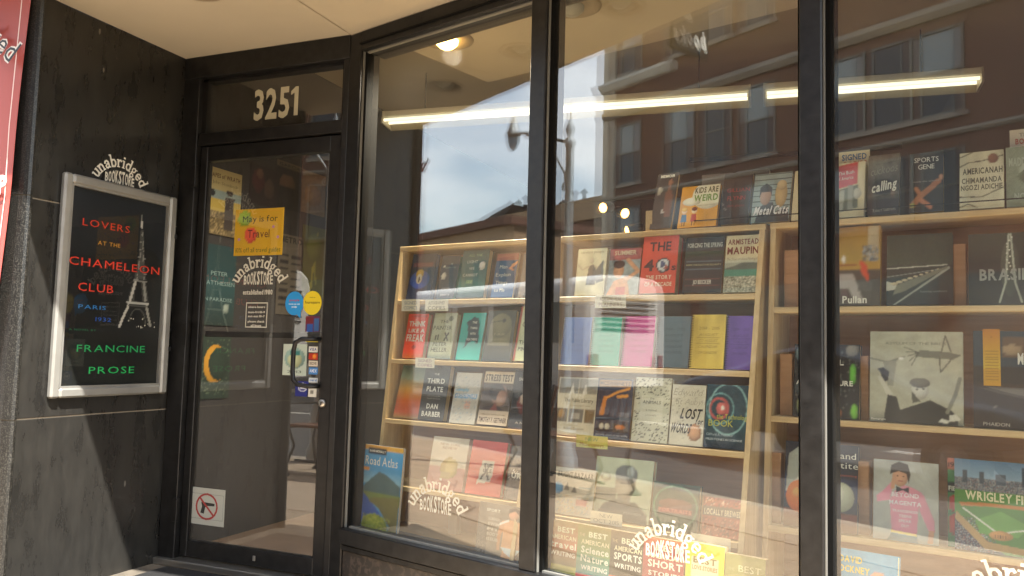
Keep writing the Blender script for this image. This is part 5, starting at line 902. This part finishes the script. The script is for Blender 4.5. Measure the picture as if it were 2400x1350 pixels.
# --- floor of the window, close behind the glass
def fl(label, d, bl, br, tl, base, ops=(), texts=(), **kw):
    return book(label, FG, d, .28, bl, br, tl, base, ops, texts, **kw)
fl('glossy road atlas with a mountain lake leaning on the window glass', .05, (839, 1246), (929, 1260), (842, 1039), '#3f86b4', [('g', .75, '#3a8ac0', 1, '#4c94c4'), ('r', 0, .95, 1, 1, '#cf9a3a'), ('r', .1, .9, .58, .97, '#1f2434'), ('r', 0, .7, .15, .74, '#cf8a2a'), ('g', .55, '#7fa8b8', .7, '#4a8ab4'), ('p', [(.0, .5), (.2, .6), (.42, .7), (.6, .68), (1, .56), (1, .42), (0, .46)], '#3a5458'), ('r', 0, .34, 1, .46, '#5a6a30'), ('p', [(0, .46), (.1, .42), (.5, .25), (.75, .1), (.6, 0), (0, 0)], '#2c4c94'), ('p', [(1, .44), (.3, .4), (.2, .36), (.5, .28), (.8, .1), (.7, 0), (1, 0)], '#5c5a2c'), ('e', .4, .08, .34, .14, '#7d8a24'), ('s', .1, 0, .8, .2, .3, ['#a8a83a', '#5a6a20'])], [('RAND MCNALLY', .34, .92, .025, W, .42, 'b'), ('Road Atlas', .46, .77, .1, W, .84)], th=.014, lean=4, hard=False, name='road_atlas', cat='atlas', pages='page_white', q=44)
def man(P, w, h):
    sk = '#c08c62'; P.poly([(.52*w, .0), (.56*w, .22*h), (.78*w, .22*h), (.9*w, 0)], sk); P.poly([(.52*w, .24*h), (.54*w, .5*h), (.46*w, .66*h), (.5*w, .72*h), (.68*w, .76*h), (.92*w, .72*h), (.98*w, .62*h), (.88*w, .5*h), (.88*w, .24*h)], sk); P.poly([(.46*w, .66*h), (.42*w, .45*h), (.44*w, .2*h), (.5*w, .2*h), (.5*w, .46*h), (.56*w, .66*h)], '#b07c54'); P.ell(.72*w, .85*h, .1*w, .09*h, '#b9866a'); P.poly([(.62*w, .87*h), (.62*w, .95*h), (.74*w, .98*h), (.84*w, .94*h), (.83*w, .86*h), (.74*w, .92*h)], '#3a2c24')
    P.poly([(.52*w, .26*h), (.9*w, .26*h), (.84*w, .18*h), (.72*w, .12*h), (.6*w, .18*h)], '#b5c9cc'); P.line([(.46*w, .66*h), (.62*w, .74*h)], .008, '#e0dcd0')
fl('glossy magazine with a swimmer in pale trunks on its cover', .05, (1111, 1306), (1226, 1321), (1131, 1176), '#6d6456', [('r', 0, 0, .22, .6, '#3f3c36'), ('s', 0, 0, .22, .6, .3, ['#77736a', '#26241f']), ('n', .2)], [('SPORT', .3, .85, .05, W, .28, 'b')]+[(t, .33, .7-.09*i, .05, '#a8a294', .24, 'b') for i, t in enumerate(('SUMMER', 'SWIM', 'FIT', 'BODY', 'ISSUE'))], th=.008, lean=8, hard=False, extra=man, name='magazine', cat='magazine', pages='page_white')
def best(w1, c1, mid, label, bl, br, tl, base, band, ops=(), th=.03):
    tx = [('THE', .14, .8, .05, '#c9b48c', .16), ('BEST', .62, .8, .09, '#d8d2b4', .56, 'b'), ('AMERICAN', .54, .67, .075, '#d0c8a4', .84, 'b')]
    for i, t in enumerate(mid): tx.append((t, .55, .52-.15*i, .11, '#d8d4c0', .84, 'b'))
    tx.append((w1, .55, .52-.15*len(mid)+.01, .075, '#d0ccc0', .8, 'b'))
    fl(label, .034, bl, br, tl, base, [('r', 0, 0, 1, band[0], band[1])]+list(ops), tx, th=th, lean=5, hard=False, pages='page_cream', hgt=.213)
GB = 1400
def bq(x0, y0, x1, y1): return (x0, y0), (x1, y1), (x0, y0)
B_ = lambda px, py: (px, py)
best('WRITING', '', ['travel'], 'brown and green anthology of travel writing first in the front row', (1279, 1215), (1350, 1226), (1279, 1215), '#8a5430', (.22, '#b0a84c'), [('g', .22, '#44441f', .5, '#7a4a24'), ('g', .5, '#a04c2c', 1, '#8a7440')])
best('WRITING', '', ['Science', 'Nature'], 'green anthology of science and nature writing with a red foot band', (1350, 1226), (1427, 1239), (1350, 1226), '#5a7840', (.14, '#cc4446'), [('g', .14, '#22706e', .5, '#347454'), ('g', .5, '#4c7840', 1, '#8a7a3c')])
best('WRITING', '', ['SPORTS'], 'black anthology of sports writing with a salmon foot band', (1427, 1239), (1504, 1252), (1427, 1239), '#25241c', (.24, '#c0603c'), [('g', .7, '#25241c', 1, '#6a5430')])
best('STORIES', '', ['SHORT'], 'maroon anthology of short stories under the arched window lettering', (1504, 1253), (1600, 1265), (1504, 1253), '#8a2e30', (.1, '#9a4444'), [('g', .82, '#8a2e30', 1, '#cf7040')])
fl('yellow anthology with a white and red comic panel on the cover', .032, (1604, 1252), (1694, 1262), (1606, 1252), '#dcb82a', [('r', .14, .05, .86, .8, '#c8bfa0'), ('p', [(.2, .1), (.3, .5), (.5, .5), (.8, .4), (.8, .1)], '#b8553c'), ('e', .34, .45, .1, .06, '#d8d4c0')], [('BEST', .5, .7, .09, '#77682a', .6, 'b'), ('LOVE STORIES', .5, .6, .06, '#a8742c', .65, 'b')], th=.03, lean=5, hard=False, hgt=.22)
fl('olive anthology with cream capitals last in the front row', .032, (1696, 1281), (1790, 1291), (1696, 1281), '#8a864c', [], [('THE', .16, .74, .045, '#a8a474', .16), ('BEST', .62, .74, .1, '#c4bf94', .56), ('AMERICAN', .55, .54, .085, '#c4bf94', .84), ('ESSAYS', .55, .36, .085, '#c4bf94', .7)], th=.03, lean=5, hard=False, hgt=.205)
sheet('shelf_card', 'blank white backing card behind the yellow anthology', 'card', FG, ((1620, 1248), (1712, 1330)), '#d2cdba', depth=.1)
fl('blue artist monograph with yellow capitals low in the last window', .07, (1945, 1340), (2098, 1352), (1945, 1294), '#4f7f9a', [('e', .72, .5, .22, .3, '#b07c68'), ('e', .2, .42, .1, .2, '#b07c68'), ('n', .1)], [('DAVID', .28, .86, .07, '#c0a83c', .36, 'b'), ('HOCKNEY', .3, .75, .07, '#c0a83c', .56, 'b')], th=.03, lean=8, hgt=.27)
# shelf talker cards
for (tl, br, lb, lines, cc, base) in (((942, 702), (983, 729), 'white signed comics card hanging at the end of the upper shelf', ('SIGNED', 'COMICS'), '#4a6a84', W), ((997, 702), (1050, 729), 'white autographed copies card hanging from the upper shelf', ('AUTOGRAPHED', 'COPIES'), '#6a6a5c', W), ((974, 838), (1018, 863), 'white signed copies card hanging from the second shelf', ('SIGNED', 'COPIES'), '#8a6a84', W), ((1395, 692), (1467, 722), 'white card hanging over the planner shelf', ('ACADEMIC YEAR', 'PLANNERS'), '#9a8a84', W), ((1351, 1018), (1424, 1054), 'yellow green card with red and green handwriting on the third shelf', ('NEW', 'McSweeneys'), '#8a5a2c', '#b9b85c')):
    x_, z_ = on(FS, (tl[0]+br[0])/2, tl[1], 0); k_ = 'L' if tl[0] < 1250 else 'M'
    sheet('shelf_card', lb, 'card', FS, (tl, br), base, [], [(lines[0], .5, .56, .28, '#4a8a4c' if lines[0] == 'NEW' else cc, .7 if lines[0] != 'NEW' else .4), (lines[1], .5, .14, .28, cc, .75)], depth=front(k_, z_)-.006, q=8, group='handwritten cards on the shelves')
sheet('shelf_card', 'white new october card leaning on the helmet portrait book', 'card', FS, ((1384, 1196), (1458, 1236)), '#cfc6aa', [], [('NEW', .5, .56, .3, '#77705c', .4, 't'), ('OCT 2015', .5, .12, .3, '#77705c', .8, 't')], depth=front('M', .5)-.01)
tag(MB().cbox(on(FG, 1048, 1283, .3)[0], on(FG, 1068, 1283, .3)[0], .3, .33, .281, on(FG, 1058, 1200, .3)[1], .002).build('shelf_post', 'leg_grey', None, FG), 'pale grey post under the lowest shelf of the first bookcase', 'post')

# ================================================================== SHOP LIGHTS
def strip(a, b, label):
    a = Vector(a); b = Vector(b); d = (b-a); L = d.length; X = d.normalized(); Y = Vector((-X.y, X.x, 0)).normalized(); M = frame(a, X, Y)
    t = empty('fluorescent_light', M, label, 'ceiling light', 'fluorescent strips in the shop')
    MB().cbox(0, L, -.03, .03, .04, .08, .003).build('housing', 'white_enamel', t)
    MB().prism([(.1, -.02), (.095, -.022), (.03, .05), (.03, .058)], 'x', 0, L).build('reflector', 'fixture_side', t)
    for y in (-.04, .035): MB().tube([(.02, y, .016), (L-.02, y, .016)], .0105, 12).build('tube', 'tube_lit', t)
    for x in (0, L-.012): MB().prism([(-.05, -.005), (.1, -.022), (.035, .08), (-.035, .08)], 'x', x, x+.012).build('end_cap', 'white_enamel', t)
    for x in (.3, L-.3): MB().tube([(x, 0, .08), (x, 0, 3.0-a.z)], .004, 6).build('hanger', 'bronze', t)
strip((-2.93, 4.71, 2.67), (-.545, 4.90, 2.67), 'long double-tube fluorescent strip hanging in the shop nearer the door')
strip((-.475, 4.905, 2.67), (.66, 4.99, 2.67), 'short double-tube fluorescent strip in line with the long one')
def at_y(px, py, Y): q = ray(px, py); return CAM+q*(Y/q[1])
for i, (px, py, ax) in enumerate(((1413, 487, (-.3, -.9, -.2)), (1465, 500, (.7, -.6, -.3)), (1470, 541, (-.8, -.5, -.3)))):
    p = at_y(px, py, 7.5); t = empty('spot_lamp', Matrix.Translation(p)@Vector(ax).to_track_quat('Z', 'Y').to_matrix().to_4x4(), ['warm round spot lamp glowing deep in the shop, facing the street', 'warm spot lamp turned aside deep in the shop', 'warm spot lamp seen nearly edge-on deep in the shop'][i], 'lamp', 'spot lamps deep in the shop')
    MB().lathe([(.03, -.16), (.045, -.14), (.05, 0), (.046, 0), (.042, -.01)], n=18).build('can', 'iron', t); MB().lathe([(.046, -.002), (.03, .012), (.001, .016)], n=18).build('bulb', 'bulb_lit', t)
tk = MB().box(-1.4, .4, 7.6, 7.63, 2.96, 3.0).build('lamp_track', 'iron'); tag(tk, 'black lighting track on the shop ceiling deep inside', 'track')

for i, (px, py) in enumerate(((1048, 92), (1340, 12))):
    p = CAM+ray(px, py)*((CEIL-CAMZ)/ray(px, py)[2])
    t = empty('downlight', Matrix.Translation(p), ['lit round downlight glowing warm just inside the first pane', 'unlit round downlight just inside the middle pane'][i], 'downlight', 'downlights in the recess ceiling')
    MB().lathe([(.135, -.001), (.133, -.008), (.12, -.012), (.09, -.006), (.05, -.004)], n=32).build('trim_ring', 'recess_grey', t)
    MB().lathe([(.001, -.05), (.035, -.044), (.055, -.025), (.057, -.006)], n=24).build('bulb', 'bulb_core' if i == 0 else 'lantern_glass', t)
    if i == 0:
        sp = bpy.data.lights.new('lamp_light', 'SPOT'); sp.energy = 55; sp.color = (1, .88, .72); sp.spot_size = radians(150); sp.spot_blend = .7; sp.shadow_soft_size = .05
        lo = bpy.data.objects.new('lamp_light', sp); link(lo, t); lo.location = (0, 0, -.07)

# ================================================================== STREET SEEN IN THE REFLECTIONS
bd = empty('brick_building', label='red brick building with pale stone belts and sash windows across the street', cat='building')
MB().box(-22.1, 22, -26, -16, 0, 16.5).build('wall', 'red_brick', bd)
MB().box(-22.2, -21.55, -16.05, -15.9, 0, 16.4).build('corner_pier', 'limestone', bd)
for z0, z1, d in ((6.98, 7.12, .12), (10.15, 10.45, .22), (16.1, 16.8, .6)): MB().prism([(-16, z0), (-16+d*.5, z0), (-16+d, z0+(z1-z0)*.5), (-16+d, z1), (-16, z1)], 'x', -22.15, 22).build('belt_course', 'belt_stone', bd)
MB().prism([(-16, 11.25), (-15.85, 11.3), (-15.7, 11.5), (-15.7, 11.6), (-16, 11.6)], 'x', -22.3, -18.4).build('cornice', 'white_trim', bd)
proto = None
def bwin(x, z, w_, h_, bl):
    f = MB(); t = .07
    f.box(x, x+t, -16.02, -15.94, z, z+h_); f.box(x+w_-t, x+w_, -16.02, -15.94, z, z+h_); f.box(x+t, x+w_-t, -16.02, -15.94, z+h_-t, z+h_); f.box(x+t, x+w_-t, -16.02, -15.94, z, z+t); f.box(x+t, x+w_-t, -16.02, -15.95, z+h_*.5-.03, z+h_*.5+.03)
    wn = f.build('window', 'sash', bd)
    MB().box(x+t, x+w_-t, -16.015, -15.985, z+t, z+h_*.5-.03).build('pane', 'window_dark', wn); MB().box(x+t, x+w_-t, -16.015, -15.985, z+h_*.5+.03, z+h_-t).build('pane', 'window_blind' if bl else 'window_dark', wn)
    MB().box(x-.1, x+w_+.1, -16.0, -15.9, z-.12, z-.002).build('sill', 'belt_stone' if z > 6 else 'red_brick', wn); MB().box(x-.1, x+w_+.1, -16.0, -15.96, z+h_+.002, z+h_+.2).build('lintel', 'red_brick', wn)
rb = random.Random(4)
for x in (-21.3, -18.7, -17.1, -15.4, -12.4, -11.05, -9.7, -6.9, -5.4, -3.9, -1.0, .5, 2.0):
    for z, h_ in ((4.75, 1.9), (7.55, 2.3), (11.8, 2.0)): bwin(x, z, 1.15, h_, rb.random() < .6)
for x in np.arange(-21.2, 4, 4.2):
    MB().box(x, x+3.5, -16.01, -15.98, .7, 3.4).build('shop_pane', 'window_dark', bd); MB().box(x-.1, x+3.6, -16.01, -15.9, .0, .6).build('shop_base', 'limestone', bd)

fb = empty('far_building', label='low brown building with a stepped tan parapet and roof vents far down the street', cat='building')
MB().box(-74, -66, -52, -40, 0, 12.6).build('wall', 'roof_dark', fb); MB().prism([(-74, 12.6), (-66, 12.6), (-62, 15.4), (-66, 14.6)], 'y', -52, -40).build('roof', 'roof_dark', fb)
MB().box(-66, -46, -52, -39.9, 0, 13.6).build('wall', 'red_brick', fb); MB().box(-64, -46, -39.85, -39.5, 12.4, 14.2).build('band', 'tan_brick', fb); MB().box(-66.2, -56, -39.85, -39.5, 8.4, 10.2).build('band', 'tan_brick', fb); MB().box(-56, -46, -39.85, -39.6, 10.4, 11.6).build('band', 'tan_brick', fb)
for x, h_ in ((-64, 2.2), (-61.5, 2.4), (-57, 1.2), (-54, 1.8)): MB().lathe([(.18, 0), (.18, h_), (.4, h_+.1), (.02, h_+.5)], (x, -42, 13.6), 10).build('roof_vent', 'roof_dark', fb)
fb2 = empty('far_building', label='small tan shop building at the end of the street', cat='building')
MB().box(-110, -78, -50, -30, 0, 7.5).build('wall', 'tan_brick', fb2); MB().box(-110, -77.8, -50, -29.8, 7.5, 8.0).build('parapet', 'limestone', fb2); MB().box(-80, -79, -35, -33.5, 8, 10).build('chimney', 'red_brick', fb2)
fb3 = empty('far_building', label='three storey tan brick corner shop farther down the far side', cat='building')
MB().box(-48, -31, -30, -18, 0, 7.4).build('wall', 'tan_brick', fb3); MB().box(-48.2, -30.8, -30, -17.7, 7.4, 7.8).build('parapet', 'red_brick', fb3)
for x in np.arange(-46.5, -32, 2.4):
    for z in (3.9,): MB().box(x, x+1.2, -18.02, -17.95, z, z+1.9).build('window', 'window_dark', fb3)
MB().box(-47, -32, -18.05, -17.9, .6, 2.8).build('shop_pane', 'window_dark', fb3); MB().box(-47.5, -31.5, -18.1, -17.7, 2.9, 3.4).build('sign_band', 'lamp_red', fb3)

# street lamp: fluted post, scrolled arm, hanging lantern
LX, LY = -4.95, -.15
lp = empty('street_lamp', Matrix.Translation((LX, LY, 0)), 'ornate grey street lamp with one scrolled arm and hanging lantern', 'street lamp')
MB().lathe([(.14, 0), (.14, .12), (.11, .2), (.12, .5), (.085, .62), (.085, .7)], n=16).build('base', 'iron_grey', lp)
MB().lathe([(.055, .7), (.05, 2), (.042, 3.25), (.055, 3.27), (.055, 3.33), (.03, 3.36), (.05, 3.44), (.03, 3.5), (.012, 3.55), (.004, 3.74)], n=14).build('pole', 'iron_grey', lp)
arm = [(0, 0, 3.3), (-.35, 0, 3.42), (-.7, 0, 3.55), (-.95, 0, 3.6), (-1.0, 0, 3.62)]
MB().tube(arm, .018, 8).build('arm', 'iron_grey', lp)
MB().tube([(-.04, 0, 2.8), (-.08, 0, 3.0), (-.25, 0, 3.22), (-.55, 0, 3.42), (-.75, 0, 3.53)], .013, 8).build('brace', 'iron_grey', lp)
MB().tube([(-.08+.05*(1-t/12)*cos(t), 0, 2.85+.05*(1-t/12)*sin(t)) for t in np.linspace(0, 10, 24)], .008, 6).build('scroll', 'iron_grey', lp)
ln = MB().lathe([(.003, 3.9), (.008, 3.8), (.03, 3.75), (.065, 3.64), (.08, 3.6), (.075, 3.58)], (-1.0, 0, 0), 14).build('lantern', 'iron_grey', lp)
MB().lathe([(.072, 3.58), (.066, 3.5), (.04, 3.43), (.015, 3.41), (.001, 3.4)], (-1.0, 0, 0), 14).build('globe', 'far_glass', ln)

# bench on the pavement
bx = empty('street_bench', Matrix.Translation((-4.72, .5, 0)), 'wooden slatted bench with black iron legs on the pavement', 'bench')
def bside(x):
    c = MB(); c.tube([(x, .25, .03), (x, .22, .1), (x, .12, .25), (x, .2, .4), (x, .26, .44)], [.02, .014, .012, .012, .012]); c.tube([(x, -.25, .03), (x, -.2, .12), (x, -.16, .3), (x, -.2, .42)], [.02, .014, .012, .012]); c.tube([(x, .27, .43), (x, -.2, .41), (x, -.3, .85)], .012); c.tube([(x, -.24, .62), (x, .2, .64), (x, .26, .58), (x, .24, .44)], .011)
    for y in (.25, -.25): c.lathe([(.05, 0), (.05, .02), (.02, .04)], (x, y, 0), 10)
    return c.build('iron_end', 'iron', bx)
for x in (.03, 1.2): bside(x)
for k in range(6): MB().cbox(0, 1.23, .26-.08*k-.06, .26-.08*k, .435-.004*k, .46-.004*k, .004).build('seat_slat', 'bench_wood', bx)
for k in range(13): MB().prism([(-.215, .46), (-.2, .46), (-.3, .84), (-.315, .84)], 'x', .03+.092*k, .075+.092*k).build('back_slat', 'bench_wood', bx)
for z, y in ((.5, -.23), (.82, -.312)): MB().tube([(.02, y, z), (1.22, y, z)], .012, 6).build('back_rail', 'iron', bx)
MB().tube([(.03, .1, .12), (1.2, .1, .12)], .012, 6).build('stretcher', 'iron', bx)

# white van and dark sedan on the roadway
def wheel(x, y, r_, parent, s):
    wmb = MB().lathe([(r_*.55, -.09), (r_*.95, -.1), (r_, -.06), (r_, .06), (r_*.95, .1), (r_*.55, .09)], (x, y, r_-.12), 20, 'y').build('wheel', 'tyre', parent); MB().lathe([(.001, s*.07), (r_*.3, s*.08), (r_*.56, s*.06), (r_*.56, -s*.05)], (x, y, r_-.12), 16, 'y').build('rim', 'rim', wmb)
vn = empty('city_bus', Matrix.Translation((-10.2, -6, 0)), 'white bus with a louvred rear end on the roadway', 'bus')
pr = [(-1.0, .3), (1.0, .3), (1.0, 2.35), (.92, 2.55), (.7, 2.66), (0, 2.7), (-.7, 2.66), (-.92, 2.55), (-1.0, 2.35)]
MB().prism([(p[0], p[1]) for p in pr], 'x', -9.5, 0).build('body', 'van_white', vn, bevel=.06)
for k in range(7): MB().cbox(.0, .025, -.7, .7, 1.62+.1*k, 1.66+.1*k, .005).build('vent_slat', 'car_dark', vn)
for k in range(6): MB().box(-9.2+1.5*k, -7.95+1.5*k, 1.0, 1.012, 1.35, 2.15).build('side_window', 'car_glass', vn)
for y in (-.85, .85): MB().cbox(.0, .03, y-.07, y+.07, .9, 1.15, .01).build('tail_light', 'lamp_red', vn)
MB().cbox(-.05, .12, -1.0, 1.0, .32, .55, .03).build('bumper', 'car_dark', vn)
for x in (-2.2, -7.6):
    wheel(x, .9, .45, vn, 1); wheel(x, -.9, .45, vn, -1)

cr = empty('parked_sedan', label='dark grey sedan standing at the kerb in front of the van', cat='car')
cs = [(-6.2, .25), (-1.75, .25), (-1.7, .6), (-2.0, .78), (-2.9, .86), (-3.5, 1.22), (-4.1, 1.34), (-4.7, 1.3), (-5.4, .98), (-6.1, .9), (-6.25, .6)]
bm = bmesh.new(); rings = []
for y, k, dz in ((-2.95, 0, 0), (-3.05, 1, .0), (-3.35, 1, .03), (-4.15, 1, .03), (-4.45, 1, 0), (-4.55, 0, 0)):
    r_ = []
    for (x, z) in cs:
        top = z > .9; yy = y+((.16 if y > -3.7 else -.16)*-1 if top and k == 1 and abs(y+3.75) > .5 else 0)
        r_.append(bm.verts.new((x, y if not top else (-3.75+(y+3.75)*.82), z+(dz if top else 0)-(.12 if k == 0 and z > .7 else 0))))
    rings.append(r_)
for a, b in zip(rings[:-1], rings[1:]):
    for i in range(len(cs)): bm.faces.new((a[i], a[(i+1) % len(cs)], b[(i+1) % len(cs)], b[i]))
bm.faces.new(rings[0]); bm.faces.new(rings[-1][::-1]); bmesh.ops.recalc_face_normals(bm, faces=bm.faces)
me = bpy.data.meshes.new('body'); bm.to_mesh(me); bm.free(); me.materials.append(MAT['car_dark']); cb = link(bpy.data.objects.new('body', me), cr); s_ = cb.modifiers.new('s', 'SUBSURF'); s_.levels = 1; s_.render_levels = 2; me.polygons.foreach_set('use_smooth', [True]*len(me.polygons))
MB().prism([(-3.05, .9), (-3.55, 1.17), (-4.15, 1.25), (-4.15, .9)], 'y', -3.02, -2.99).build('side_window', 'car_glass', cr); MB().prism([(-4.22, .9), (-4.22, 1.25), (-4.65, 1.2), (-5.2, .95)], 'y', -3.02, -2.99).build('side_window', 'car_glass', cr)
for x in (-2.55, -5.3):
    wheel(x, -3.05, .32, cr, 1); wheel(x, -4.45, .32, cr, -1)
for y in (-3.15, -4.35): MB().ball((-1.78, y, .62), .09, 8, .7).build('headlight', 'lantern_glass', cr)
